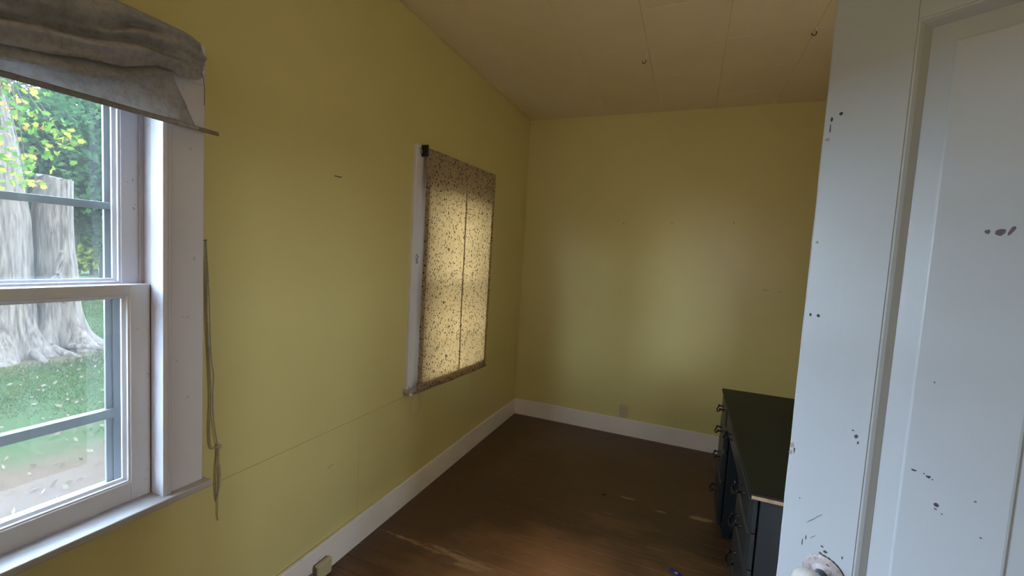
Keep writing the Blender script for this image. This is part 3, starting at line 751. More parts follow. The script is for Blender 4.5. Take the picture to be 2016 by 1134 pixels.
def pedestal(ya, yb, nm):
    # carcass sides, back, base
    for a, b in ((ya, ya + .018), (yb - .018, yb)):
        D(MB().box((FX, a, 0.045), (X1 - .005, b, ZT - .020)), 'side_panel', M['desk'], bevel=.002)
    D(MB().box((X1 - .016, ya + .018, .045), (X1 - .005, yb - .018, ZT - .02)), 'back_panel', M['desk'])
    D(MB().box((FX + .03, ya + .02, 0.0), (X1 - .02, yb - .02, .065)), 'plinth', M['desk'])
    for (a, b) in ((ya + .01, ya + .05), (yb - .05, yb - .01)):
        D(MB().prism([(0.0, 0.0), (0.034, 0.0), (0.046, .05), (-0.008, .05)], lambda p: (FX + .005 + p[0], a, p[1]), lambda p: (FX + .005 + p[0], b, p[1])), 'foot', M['desk'])
    for z0, z1 in DRW:
        # lipped drawer front: bevelled face proud of the carcass
        y0_, y1_ = ya + .003, yb - .003; xo = FX - .029; e = .018
        mb = MB(); A = [(FX - .006, y0_, z0), (FX - .006, y1_, z0), (FX - .006, y1_, z1), (FX - .006, y0_, z1)]
        B = [(FX - .019, p[1], p[2]) for p in A]
        C_ = [(xo, y0_ + e, z0 + e * .7), (xo, y1_ - e, z0 + e * .7), (xo, y1_ - e, z1 - e * .7), (xo, y0_ + e, z1 - e * .7)]
        mb.add(A + B + C_, [(0, 1, 2, 3), (8, 11, 10, 9)] + [(k, (k + 1) % 4, 4 + (k + 1) % 4, 4 + k) for k in range(4)] + [(4 + k, 4 + (k + 1) % 4, 8 + (k + 1) % 4, 8 + k) for k in range(4)])
        d = D(mb, 'drawer', M['desk'], bevel=.0012)
        D(MB().box((FX - .007, ya + .021, z0 + .01), (X1 - .05, yb - .021, z1 - .02)), 'drawer_box', M['slot'], d)
        handle((ya + yb) / 2, (z0 + z1) / 2 + .004 if z1 - z0 < .2 else z1 - .11, d)


pedestal(1.607, 1.955, 'near'); pedestal(2.61, 2.925, 'far')
# kneehole: centre drawer, back modesty panel
ka, kb = 1.955, 2.61
y0_, y1_, z0, z1 = ka + .003, kb - .003, .628, .735; xo = FX - .024; e = .014
mb = MB(); A = [(FX - .004, y0_, z0), (FX - .004, y1_, z0), (FX - .004, y1_, z1), (FX - .004, y0_, z1)]; B = [(FX - .014, p[1], p[2]) for p in A]
C_ = [(xo, y0_ + e, z0 + .01), (xo, y1_ - e, z0 + .01), (xo, y1_ - e, z1 - .01), (xo, y0_ + e, z1 - .01)]
mb.add(A + B + C_, [(0, 1, 2, 3), (8, 11, 10, 9)] + [(k, (k + 1) % 4, 4 + (k + 1) % 4, 4 + k) for k in range(4)] + [(4 + k, 4 + (k + 1) % 4, 8 + (k + 1) % 4, 8 + k) for k in range(4)])
cd = D(mb, 'centre_drawer', M['desk'], bevel=.0012)
D(MB().box((FX - .005, ka + .005, .64), (X1 - .06, kb - .005, .72)), 'drawer_box', M['desk'], cd)
handle(2.28, .690, cd)
D(MB().box((X1 - .02, ka, .10), (X1 - .008, kb, ZT - .02)), 'modesty_panel', M['desk'])


# ------------------------------------------------------------------ window coverings
# swagged cloth shade over window 1
def smooth(a, b, x):
    t = min(1, max(0, (x - a) / (b - a))); return t * t * (3 - 2 * t)


def lerp_tab(tab, x):
    if x <= tab[0][0]: return tab[0][1]
    for (a, b), (c, d) in zip(tab, tab[1:]):
        if x <= c: return b + (d - b) * (x - a) / (c - a)
    return tab[-1][1]


def bell(t): return math.exp(-t * t)


YC = 0.36; YE = 0.906
shade = empty('cloth_shade', (0.06, YC, 1.82)); SO = Vector(shade.location)
tag(shade, 'stained grey-brown cloth shade bunched across the top of the uncovered window', 'shade')
LIP = [(.36, 1.864), (.454, 1.872), (.531, 1.885), (.592, 1.902), (.667, 1.913), (.716, 1.936), (.75, 1.952), (.784, 1.957), (.816, 1.951), (.85, 1.956), (.88, 1.969), (.906, 1.985)]
LIPX = [(.36, .112), (.70, .110), (.78, .090), (.85, .068), (.906, .042)]
TOPX = [(.36, .092), (.80, .090), (.85, .078), (.88, .055), (.906, .036)]
TOPZ = [(.36, 2.054), (.80, 2.058), (.83, 2.064), (.86, 2.060), (.906, 2.064)]
CRE = [(.36, 1.918), (.458, 1.927), (.536, 1.947), (.626, 1.960), (.70, 1.988), (.77, 1.994), (.828, 2.004), (.906, 2.02)]
NU = 120
def swag():
    rows = []; NV = 80
    for j in range(NV + 1):
        v = j / NV; row = []
        for i in range(NU + 1):
            y = YC - (YE - YC) + 2 * (YE - YC) * i / NU; w_ = YC + abs(y - YC)
            zl, xl, xt, zt, c1 = (lerp_tab(t, w_) for t in (LIP, LIPX, TOPX, TOPZ, CRE)); q = smooth(.74, .90, w_)
            if v < .10:
                t = v / .10; x = .032 + (xt - .032) * math.sin(t * math.pi / 2); z = 2.080 + (zt - 2.080) * (1 - math.cos(t * math.pi / 2))
            elif v < .90:
                t = (v - .10) / .80; x = xt + (xl - xt) * t + .012 * math.sin(math.pi * t) * (1 - q); z = zt + (zl - zt) * t
                e = min(1, t * 6) * min(1, (1 - t) * 5)
                x += e * (1 - .55 * q) * (-.036 * bell((z - c1) / .013) + .014 * bell((z - c1 + .026) / .012) - .024 * bell((z - c1 - .040 - .02 * math.sin(w_ * 9)) / .013) + .010 * bell((z - c1 - .066) / .014))
                x += e * (.010 * noise.noise(Vector((y * 6 + z * 9, z * 24 - y * 7, 2.0))) + .005 * noise.noise(Vector((y * 17, z * 55 - y * 20, 5.0))))
                x += e * q * .007 * math.sin((z - 2.03) * 190 + 2.5 * noise.noise(Vector((z * 30, 1, y * 9)))) 
            else:
                t = (v - .90) / .10; x = xl + .004 * math.sin(math.pi * t) - .038 * t * (1 - .6 * q); z = zl - .007 * math.sin(math.pi * min(1, t * 1.3)) + .020 * t * t
                x += (1 - t) * .004 * noise.noise(Vector((y * 17, 3, 5.0)))
            y2 = y + (.010 * math.sin(z * 75) * q * (1 if y > YC else -1) if w_ > .88 else 0)
            row.append(Vector((max(x, .031), min(max(y2, -.19), .912), z)) - SO)
        rows.append(row)
    return MB().grid(rows)


swag().build('swag', M['shade'], shade, smooth=True, solid=0.0012, fix=False)
# second fold tucked under the swag
LIP2 = [(.36, 1.838), (.458, 1.845), (.52, 1.851), (.589, 1.858), (.669, 1.882), (.73, 1.915), (.787, 1.944), (.815, 1.956)]
rows = []
for j in range(41):
    v = j / 40; row = []
    for i in range(NU + 1):
        y = YC - .455 + .91 * i / NU; w_ = YC + abs(y - YC); zl = lerp_tab(LIP2, w_); q = smooth(.66, .81, w_)
        if v < .75:
            t = v / .75; z = 1.985 + (zl - 1.985) * t; x = .060 + (.040 - .026 * q) * smooth(.25, 1.0, t)
            x += .008 * (1 - q) * noise.noise(Vector((y * 7 - z * 12, z * 22 + y * 8, 8.0)))
        else:
            t = (v - .75) / .25; x = .100 - .026 * q - (.036 - .022 * q) * t; z = zl - .005 * math.sin(math.pi * min(1, 1.3 * t)) + .012 * t * t
        row.append(Vector((x, y, z)) - SO)
    rows.append(row)
MB().grid(rows).build('fold', M['shade'], shade, smooth=True, solid=0.0012, fix=False)
# flat lower panel with a cut back straight edge flaring to the hem
rows = []
for j in range(31):
    z = 2.0 - (2.0 - 1.816) * j / 30; row = []
    hw = .437 + .076 * (1.960 - z) / .144
    for i in range(NU + 1):
        y = YC - hw + 2 * hw * i / NU
        row.append(Vector((.058 + .004 * noise.noise(Vector((y * 4, z * 9, 3))) + .002 * noise.noise(Vector((y * 13, z * 30, 6))), y, z)) - SO)
    rows.append(row)
MB().grid(rows).build('lower_panel', M['shade'], shade, smooth=True, solid=0.0012, fix=False)
# hem pocket with the wooden slat
hp = []
for i in range(NU + 1):
    u = i / NU; y = YC - .512 + 1.024 * u
    hp.append([Vector((0.063 + .0042 * math.cos(a), y, 1.8175 + .0075 * math.sin(a))) - SO for a in [2 * math.pi * k / 10 for k in range(11)]])
MB().grid(hp).build('hem', M['shade'], shade, smooth=True)
MB().box(Vector((.0600, -0.21, 1.8115)) - SO, Vector((.0660, 0.934, 1.8235)) - SO).build('hem_slat', M['rod'], shade, bevel=.001)
# loose ragged end of cloth at the corner
MB().tube([Vector(p) - SO for p in ((.036, .895, 2.0), (.034, .905, 1.985), (.036, .908, 1.95), (.033, .910, 1.90))], .0009, 5).build('loose_thread', M['wire'], shade)

# cord hanging beside window 1
cordE = empty('pull_cord', (0.012, 0.95, 1.48)); CO = Vector(cordE.location)
tag(cordE, 'grey knotted pull cord hanging down beside the uncovered window casing', 'cord')
def cord(pts, r, nm, mat, par, off, nn=6, sub=6):
    P = [Vector(p) for p in pts]; out = []
    for i in range(len(P) - 1):
        p0, p1, p2, p3 = P[max(i - 1, 0)], P[i], P[i + 1], P[min(i + 2, len(P) - 1)]
        for k in range(sub):
            t = k / sub
            out.append(.5 * ((2 * p1) + (p2 - p0) * t + (2 * p0 - 5 * p1 + 4 * p2 - p3) * t * t + (3 * p1 - p0 - 3 * p2 + p3) * t ** 3))
    out.append(P[-1])
    return MB().tube([p - off for p in out], r, nn).build(nm, mat, par, smooth=True)


cord([(.012, .930, 1.485), (.011, .934, 1.38), (.010, .938, 1.22), (.010, .946, 1.08), (.010, .951, .96), (.009, .948, .86), (.009, .951, .80), (.009, .962, .783), (.010, .975, .785)], .0026, 'strand', M['cord'], cordE, CO)
cord([(.013, .931, 1.48), (.016, .940, 1.30), (.013, .948, 1.12), (.017, .955, 1.04), (.012, .957, .98), (.010, .960, .90), (.010, .970, .82), (.010, .977, .783)], .0018, 'strand', M['cord'], cordE, CO)
MB().lathe([(0, 0), (.006, .002), (.0075, .008), (.006, .014), (0, .016)], Vector((.012, .978, .776)) - CO, (0, 0.3, 1), 10).build('knot', M['cord_light'], cordE, smooth=True)
cord([(.012, .978, .778), (.011, .979, .73), (.010, .985, .69), (.009, .984, .64), (.009, .978, .61), (.010, .975, .59)], .0028, 'strand', M['cord_light'], cordE, CO)
cord([(.011, .977, .778), (.009, .972, .70), (.008, .972, .63), (.008, .976, .60)], .0022, 'strand', M['cord'], cordE, CO)
cord([(.009, .976, .60), (.007, .980, .57), (.006, .979, .54), (.006, .983, .515)], .0014, 'strand', M['cord'], cordE, CO)
MB().tube([(Vector((0.0, .930, 1.485)) - CO), (Vector((.016, .930, 1.487)) - CO)], .002, 8).build('nail', M['wire'], cordE)

# sprigged blind over window 2
BY0, BY1, BZ0, BZ1, BX = 2.098, 2.884, 0.668, 2.066, 0.058
blind = empty('fabric_blind', (BX, (BY0 + BY1) / 2, BZ0)); BO = Vector(blind.location)
tag(blind, 'tan fabric blind with small dark sprigs, lit through from behind', 'blind')
def bsheet(y0, y1, z0, z1, nu, nv, dx, edge=True):
    rows = []
    for j in range(nv + 1):
        z = z0 + (z1 - z0) * j / nv; row = []
        for i in range(nu + 1):
            u = i / nu; y = y0 + (y1 - y0) * u; dn = 1 - (z - BZ0) / (BZ1 - BZ0)
            x = BX + dx + .060 * (y - BY0) / (BY1 - BY0) + .0030 * math.sin(y * 21 + 1.2) * dn + .0035 * noise.noise(Vector((y * 5, z * 3, 2))) * dn + .004 * (0.3 + dn) * noise.noise(Vector((y * 2.2, z * 2.1, 9)))
            yy = y + (.004 * noise.noise(Vector((z * 9, 3, 1))) + .003 * noise.noise(Vector((z * 33, 3, 1))) - .006 * dn * dn) * (1 - min(1, (y - BY0) / .05))
            row.append(Vector((x, yy, z)) - BO)
        rows.append(row)
    return MB().grid(rows)


bsheet(BY0, BY1, BZ0, BZ1, 60, 90, 0).build('blind_cloth', M['blind'], blind, smooth=True, fix=False)
bsheet(BY0 + .001, BY0 + .036, BZ0, BZ1, 6, 90, -.0022).build('side_hem', M['blind'], blind, smooth=True, fix=False)
bsheet(BY1 - .030, BY1, BZ0, BZ1, 6, 90, -.0022).build('side_hem', M['blind'], blind, smooth=True, fix=False)
bsheet(BY0, BY1, BZ0, BZ0 + .062, 60, 8, -.0075).build('bottom_hem', M['blind'], blind, smooth=True, fix=False)
bsheet(2.512, 2.526, BZ0 + .06, BZ1, 4, 90, -.0022).build('centre_strip', M['centre_strip'], blind, smooth=True, fix=False)  # darker, denser strip of cloth down the middle of the blind
MB().tube([Vector((BX - .004, BY0 - .062, BZ0 + .010)) - BO, Vector((BX + .056, BY1 + .012, BZ0 + .010)) - BO], .0055, 10).build('bottom_rod', M['rod'], blind)
MB().lathe([(0, -.012), (.0075, -.010), (.009, 0), (.0075, .010), (0, .012)], Vector((BX - .004, BY0 - .060, BZ0 + .010)) - BO, (0, 1, 0), 14).build('rod_knob', M['porcelain'], blind, smooth=True)
MB().tube([Vector((BX - .006, BY0 + .002, BZ1 - .004)) - BO, Vector((BX + .054, BY1 - .002, BZ1 - .004)) - BO], .006, 10).build('top_rod', M['rod'], blind)
# black bracket holding the top
mb = MB().box((.020, BY0 - .009, BZ1 - .050), (.0665, BY0 - .001, BZ1 + .014)); mb.v = [Vector(p) - BO for p in mb.v]
mb.build('bracket', M['iron'], blind, bevel=.003)
mb = MB().box((.020, BY1 - .004, BZ1 - .020), (.110, BY1 - .001, BZ1 - .002)); mb.v = [Vector(p) - BO for p in mb.v]
mb.build('bracket', M['iron'], blind, bevel=.002)

tie = empty('tie_cord', (BX, 2.06, .69)); TO = Vector(tie.location)
tag(tie, 'thin looped tie cord dangling from the lower end of the sprigged blind rod', 'cord')
cord([(.062, 2.100, .715), (.068, 2.080, .722), (.066, 2.068, .70), (.064, 2.085, .675), (.060, 2.098, .69), (.064, 2.10, .735), (.060, 2.09, .745)], .0011, 'strand', M['cord_light'], tie, TO)
cord([(.064, 2.098, .735), (.066, 2.106, .68), (.064, 2.110, .60), (.060, 2.100, .56), (.058, 2.075, .543), (.056, 2.045, .560), (.056, 2.036, .61), (.058, 2.050, .66), (.060, 2.072, .690), (.062, 2.092, .70)], .0010, 'strand', M['cord_light'], tie, TO)
cord([(.062, 2.100, .70), (.060, 2.116, .67), (.058, 2.135, .60), (.056, 2.128, .555), (.056, 2.10, .535)], .0010, 'strand', M['cord_light'], tie, TO)
cord([(.052, 2.046, .70), (.052, 2.028, .705), (.050, 2.016, .735), (.050, 2.022, .70), (.050, 2.030, .672)], .0012, 'strand', M['cord'], tie, TO)

# bent latch hooks screwed into the casing of window 2
def casing_hook(z, label, sc=1.0):
    o = empty('casing_hook', (.020, 2.082, z)); tag(o, label, 'hook')
    MB().tube([Vector(p) * sc for p in ((0, 0, 0), (.010, 0, .001), (.016, -.002, .010), (.014, -.006, .020), (.010, -.012, .026))], .0018 * sc, 7).build('shank', M['iron'], o, smooth=True)
    MB().tube([Vector(p) * sc for p in ((.004, 0, -.004), (.010, .003, -.014), (.012, -.004, -.024), (.010, -.012, -.020))], .0018 * sc, 7).build('lower_hook', M['iron'], o, smooth=True)
    return o


casing_hook(1.445, 'small dark bent hook midway up the casing beside the sprigged blind')
o = empty('curtain_hook', (.0205, 2.072, 2.045)); tag(o, 'tiny pale curtain hook at the top of the casing beside the sprigged blind', 'hook')
MB().tube([(0, 0, .016), (.008, .001, .014), (.012, .003, .004), (.009, .005, -.008), (.004, .006, -.014)], .0016, 7).build('hook_wire', M['iron'], o, smooth=True)
MB().tube([(0, .010, .014), (.007, .012, .010), (.009, .014, -.004), (.006, .015, -.012)], .0016, 7).build('hook_wire', M['porcelain'], o, smooth=True)


# ------------------------------------------------------------------ wall and ceiling hardware
def outlet():
    r = empty('outlet', (1.023, BACK, 0.205)); tag(r, 'ivory duplex outlet on the end wall just above the baseboard', 'outlet')
    MB().box((-.036, -.006, -.054), (.036, 0, .058)).build('cover_plate', M['ivory'], r, bevel=.003)
    for z in (-.020, .020):
        f = MB().prism([(.015 * math.cos(a) * 1.05, max(-.0125, min(.0125, .0165 * math.sin(a)))) for a in [2 * math.pi * k / 20 for k in range(20)]], lambda p: (p[0], -.0075, z + p[1] + .002), lambda p: (p[0], -.001, z + p[1] + .002)).build('receptacle', M['ivory'], r)
        for x, h in ((-.006, .008), (.006, .0065)):
            MB().box((x - .001, -.0079, z + .004 - h / 2), (x + .001, -.0070, z + .004 + h / 2)).build('slot', M['slot'], f)
        MB().lathe([(0, 0), (.0022, 0), (.0022, .0006), (0, .0006)], (0, -.0074, z - .006), (0, -1, 0), 10).build('slot', M['slot'], f)
    MB().lathe([(0, 0), (.003, 0), (.0025, .0012), (0, .0015)], (0, -.006, .002), (0, -1, 0), 10).build('screw', M['porcelain'], r, smooth=True)


outlet()
sb = empty('surface_outlet_box', (.019, 1.425, .038)); tag(sb, 'small ivory surface outlet box fixed to the baseboard under the plain wall', 'outlet')
MB().box((.010, -.030, -.030), (.034, .052, .042)).build('box_cover', M['ivory'], sb, bevel=.006, seg=3)
MB().box((0, -.026, -.026), (.010, .048, .038)).build('box_base', M['ivory_dark'], sb)
MB().box((.004, -.0318, -.026), (.026, -.0295, .034)).build('side_plate', M['ivory_dark'], sb, bevel=.001)
MB().tube([(.006, -.030, .004), (.012, -.050, .012), (.004, -.075, .008), (.001, -.085, .010)], .0022, 7).build('wire', M['wire'], sb, smooth=True)
MB().tube([(.010, -.030, -.010), (.018, -.055, -.002), (.010, -.07, .010), (.003, -.078, .020)], .0020, 7).build('wire', M['wire'], sb, smooth=True)


def ceiling_hook(x, y, label, L=.030):
    r = empty('ceiling_hook', (x, y, H)); tag(r, label, 'hook')
    MB().lathe([(0, 0), (.006, 0), (.005, .003), (.0024, .004), (.0022, L), (0, L)], (0, 0, 0), (0, 0, -1), 10).build('shank', M['trim'], r)
    pts = [(0, 0, -L)] + [(-.010 + .010 * math.cos(a), 0, -L - .010 + .0 - .010 * math.sin(a)) for a in [math.pi * k / 10 for k in range(-1, 12)]]
    MB().tube(pts, .0022, 8).build('hook', M['iron'], r, smooth=True)


ceiling_hook(1.115, 2.77, 'dark cup hook hanging from the middle of the ceiling', .034)
ceiling_hook(1.957, 2.70, 'dark cup hook in the ceiling above the open door', .016)

def nail(name, loc, d, label, ln=.014, r=.0016):
    o = empty(name, loc); tag(o, label, 'nail')
    d = Vector(d)
    MB().tube([Vector((0, 0, 0)), d * ln], r, 8).build('nail_shank', M['wire'], o)
    MB().lathe([(0, 0), (r * 1.9, 0), (r * 1.9, .001), (0, .001)], d * ln, d, 8).build('nail_top', M['wire'], o)


o = empty('wall_hook', (0, 1.495, 1.793)); tag(o, 'small bent nail in the wall between the two windows', 'nail')
MB().tube([(-.004, -.016, .002), (.008, -.016, .001), (.010, 0, 0), (.008, .018, .002), (-.004, .018, .002)], .0018, 7).build('shank', M['wire'], o, smooth=True)
for x, z, lb in ((.905, 1.826, 'tiny nail in the end wall above the bright streak'), (1.292, 1.836, 'tiny nail in the middle of the end wall'), (1.747, 1.852, 'tiny nail in the end wall above the desk')):
    nail('wall_nail', (x, BACK, z), (0, -1, 0), lb, .004, .0022)
for k, (x0, x1, z) in enumerate(((1.985, 2.035, 1.343), (2.085, 2.115, 1.341))):
    mb = MB().prism([(x0, z - .0015), (x1, z - .001), (x1, z + .001), (x0 + .01, z + .0018)], lambda p: (p[0], BACK - .0004, p[1]), lambda p: (p[0], BACK + .001, p[1])); mb.build('wall_scuff', M['ivory_dark'], wb_)
mb = MB().prism([(1.485, .474), (1.518, .484), (1.518, .486), (1.486, .4765)], lambda p: (.0004, p[0], p[1]), lambda p: (-.001, p[0], p[1])); mb.build('wall_scuff', M['ivory_dark'], wl)

# things on the floor
wr = empty('blue_wrapper', (1.507, 2.200, 0), -0.55); tag(wr, 'small flat blue plastic wrapper with a white mark lying on the floor', 'wrapper')
rows = []
for j in range(7):
    row = []
    for i in range(13):
        a, b = (i / 12 - .5) * .062, (j / 6 - .5) * .026
        row.append((a, b, .004 + .0035 * noise.noise(Vector((a * 60, b * 80, 1))) + .004 * (abs(b) / .013) ** 2 * .5))
    rows.append(row)
MB().grid(rows).build('wrapper_film', M['blue'], wr, smooth=True, solid=.0008, fix=False)
MB().prism([(.002, -.007), (.006, -.007), (.010, -.001), (.014, -.007), (.018, -.005), (.012, .006), (.007, .006), (.006, .001), (.003, .006)], lambda p: (p[0], p[1], .0075), lambda p: (p[0], p[1], .0065)).build('white_print', M['white_print'], wr)
bug = empty('dead_fly', (1.066, 2.745, 0), 0.5); tag(bug, 'small black dead insect lying in the middle of the floor', 'insect')
MB().lathe([(0, -.012), (.003, -.011), (.005, -.006), (.0055, 0), (.004, .004), (.0045, .007), (.003, .011), (0, .012)], (0, 0, .0055), (1, .1, 0), 12).build('body', M['crumb'], bug, smooth=True)
for s_ in (-1, 1):
    MB().add([(0, s_ * .002, .010), (-.014, s_ * .006, .012), (-.016, s_ * .011, .008), (-.006, s_ * .010, .009)], [(0, 1, 2, 3)]).build('wing', M['crumb'], bug, solid=.0003)
    for k in (-.003, .002, .006):
        MB().tube([(k, s_ * .004, .006), (k * 1.4, s_ * .010, .012), (k * 2, s_ * .014, .0008)], .0006, 5).build('leg', M['crumb'], bug)


# ------------------------------------------------------------------ outdoors
GZ = -0.5
NG = 60
rows = []
for j in range(NG + 1):
    row = []
    for i in range(NG + 1):
        x = 70 * abs(1 - 2 * i / NG) ** 2.0 * (1 if i > NG / 2 else -1); y = -40 + 100 * j / NG
        dz = 0.02 * noise.noise(Vector((x * .4, y * .4, 0)))
        row.append((x, y, GZ + dz))
    rows.append(row)
tag(MB().grid(rows).build('ground', M['ground'], smooth=True), 'lawn with bare earth near the house', kind='structure')
rows = []
for k in range(30):
    t = k / 29; c = Vector((-31 - 0 * t, -40 + 100 * t, GZ + .05))
    rows.append([c + Vector((-3.2, 0, 0)), c + Vector((-1.5, 0, .06)), c + Vector((1.6, 0, .06)), c + Vector((3.4, 0, 0))])
tag(MB().grid(rows).build('road', M['road'], smooth=True), 'pale gravel road beyond the lawn', kind='structure')


def leaf_cloud(pts, size, seed, mat, name, parent=None, jit=.35):
    r = np.random.default_rng(seed); n = len(pts); c = np.asarray(pts)
    a = r.normal(size=(n, 3)); a /= np.linalg.norm(a, axis=1, keepdims=True); b = r.normal(size=(n, 3)); b -= (b * a).sum(1, keepdims=True) * a; b /= np.linalg.norm(b, axis=1, keepdims=True)
    s = size * (1 + jit * r.uniform(-1, 1, (n, 1)))
    V = np.stack([c - a * s, c + b * s * .55, c + a * s, c - b * s * .55], 1).reshape(-1, 3)
    F = np.arange(4 * n).reshape(-1, 4)
    me = bpy.data.meshes.new(name); me.vertices.add(4 * n); me.vertices.foreach_set('co', V.ravel().astype(np.float32))
    me.loops.add(4 * n); me.loops.foreach_set('vertex_index', F.ravel().astype(np.int32)); me.polygons.add(n); me.polygons.foreach_set('loop_start', np.arange(0, 4 * n, 4, dtype=np.int32)); me.update(); me.validate()
    me.materials.append(mat); o = bpy.data.objects.new(name, me); COL.objects.link(o); o['kind'] = 'stuff'
    if parent: o.parent = parent
    return o


def crown_pts(n, c, rad, seed, lumps=14, fill=.55):
    r = np.random.default_rng(seed); P = []
    L = r.normal(size=(lumps, 3)); L /= np.linalg.norm(L, axis=1, keepdims=True); L *= r.uniform(.35, .8, (lumps, 1)); lr = r.uniform(.28, .5, lumps)
    k = r.integers(0, lumps, n); d = r.normal(size=(n, 3)); d /= np.linalg.norm(d, axis=1, keepdims=True)
    q = L[k] + d * (lr[k][:, None]) * r.uniform(fill, 1, (n, 1)) ** .5
    return q * np.array(rad) + np.array(c)


def bark_trunk(path, radii, seg=56, seed=1, ridge=.10, lobes=0, flare=0.0, rows_=60, jag=0.0):
    P = [Vector(p) for p in path]; R_ = []
    out = []
    for j in range(rows_ + 1):
        t = j / rows_ * (len(P) - 1); i = min(int(t), len(P) - 2); f = t - i; c = P[i].lerp(P[i + 1], f); rr = radii[i] + (radii[i + 1] - radii[i]) * f
        row = []
        h = c.z - GZ
        for k in range(seg + 1):
            a = 2 * math.pi * (k % seg) / seg
            n1 = noise.noise(Vector((math.cos(a) * 2.2 + seed, math.sin(a) * 2.2, h * .6))) * 1.3
            n2 = 1 - abs(noise.noise(Vector((math.cos(a) * 7 + seed, math.sin(a) * 7, h * 1.1)))) * 2
            fl_ = flare * math.exp(-h / .28) * (0.55 + .45 * math.cos(lobes * a + seed)) if lobes else 0
            r_ = rr * (1 + ridge * n1 + ridge * .45 * n2) + fl_
            row.append((c.x + r_ * math.cos(a), c.y + r_ * math.sin(a), c.z + jag * max(0, 1 - (rows_ - j) / 4) * (noise.noise(Vector((math.cos(a) * 2.5, math.sin(a) * 2.5, seed))) + .5 * noise.noise(Vector((math.cos(a) * 7, math.sin(a) * 7, seed))))))
        out.append(row)
    mb = MB().grid(out); mb.add(out[-1][:-1], [tuple(range(seg))]); return mb


tree = empty('old_tree', (-8.3, 3.45, GZ)); TR = Vector(tree.location)
tag(tree, 'massive old tree with pale furrowed twin trunks standing on the lawn', 'tree')
def TB(mb, nm, mat, **k):
    mb.v = [tuple(Vector(p) - TR) for p in mb.v]; return mb.build(nm, mat, tree, **k)
TB(bark_trunk([(-8.35, 3.13, GZ - .15), (-8.35, 3.15, .5), (-8.35, 3.16, 1.6), (-8.38, 3.10, 2.7), (-8.42, 2.98, 3.8), (-8.45, 2.8, 5.2)], [.50, .43, .41, .36, .27, .20], seed=1.0, lobes=7, flare=.34), 'trunk', M['bark'], smooth=True)
tr2 = TB(bark_trunk([(-8.35, 3.86, GZ - .15), (-8.33, 3.86, .4), (-8.32, 3.84, 1.3), (-8.32, 3.86, 2.0), (-8.32, 3.88, 2.32)], [.34, .28, .25, .235, .215], seed=4.0, lobes=5, flare=.40, jag=.12), 'dead_trunk', M['bark'], smooth=True)
tr2['label'] = 'broken off dead trunk'
# spreading roots
for a, L, r0 in ((0.75, 1.1, .070), (-.25, .8, .075), (-.95, 1.2, .065), (1.4, .9, .065), (0.2, .7, .08)):
    b = Vector((-8.0 + .05 * math.cos(a), 3.55 + .45 * math.sin(a) * 1.0, GZ))
    pts = [b + Vector((math.cos(a + .15 * math.sin(3 * t)) * L * t, math.sin(a + .15 * math.sin(3 * t)) * L * t, .10 * (1 - t) ** 2 - .05 * t)) for t in [k / 9 for k in range(10)]]
    TB(MB().tube(pts, [r0 * (1 - .75 * k / 9) for k in range(10)], 10), 'root', M['bark'], smooth=True)
# knotted vine stems clinging in the fork
for k in range(5):
    r = random.Random(k); p0 = Vector((-7.93, 3.58 + .05 * k, .55 + .08 * k))
    TB(MB().tube([p0 + Vector((.05 * math.sin(t * 5 + k), (.28 - .08 * k) * t, .35 * t * (1 if k % 2 else -.6) + .05 * math.sin(6 * t + k))) for t in [q / 8 for q in range(9)]], .022, 6), 'vine_stem', M['bark'], smooth=True)
for p0, p1, p2, r0 in (((-8.4, 3.0, 3.4), (-7.9, 3.9, 4.4), (-7.2, 5.0, 5.0), .10), ((-8.42, 2.95, 3.9), (-8.0, 2.2, 4.8), (-7.4, 1.2, 5.4), .10), ((-8.35, 3.2, 2.9), (-7.5, 3.0, 3.7), (-6.2, 2.7, 4.0), .07)):
    A, B, C2 = Vector(p0), Vector(p1), Vector(p2)
    TB(MB().tube([A * (1 - t) ** 2 + B * 2 * t * (1 - t) + C2 * t * t for t in [q / 10 for q in range(11)]], [r0 * (1 - .8 * q / 10) for q in range(11)], 8), 'branch', M['bark'], smooth=True)
o = leaf_cloud(crown_pts(2200, (-8.4, 3.2, 5.4), (1.6, 2.0, .9), 3) - np.array(TR), .10, 5, M['leaf_mid'], 'foliage', tree)

# leafy spray of yellowing leaves hanging near the window, leaf by leaf
lb = empty('leafy_branch', (-5.6, 1.2, 4.4)); LB = Vector(lb.location)
tag(lb, 'drooping branch of green and yellowing maple leaves in front of the old trunk', 'branch')
def leaf_mesh(mat):
    p = [(0, -1.0), (.16, -.62), (.62, -.72), (.50, -.30), (.95, .10), (.52, .20), (.46, .52), (.20, .42), (0, 1.0), (-.20, .42), (-.46, .52), (-.52, .20), (-.95, .10), (-.50, -.30), (-.62, -.72), (-.16, -.62)]
    me = bpy.data.meshes.new('leaf'); V = [(a, b, .18 * abs(a) - .10 * b * b) for a, b in p] + [(0, -.1, 0)]
    me.from_pydata(V, [], [(k, (k + 1) % 16, 16) for k in range(16)]); me.materials.append(mat); return me


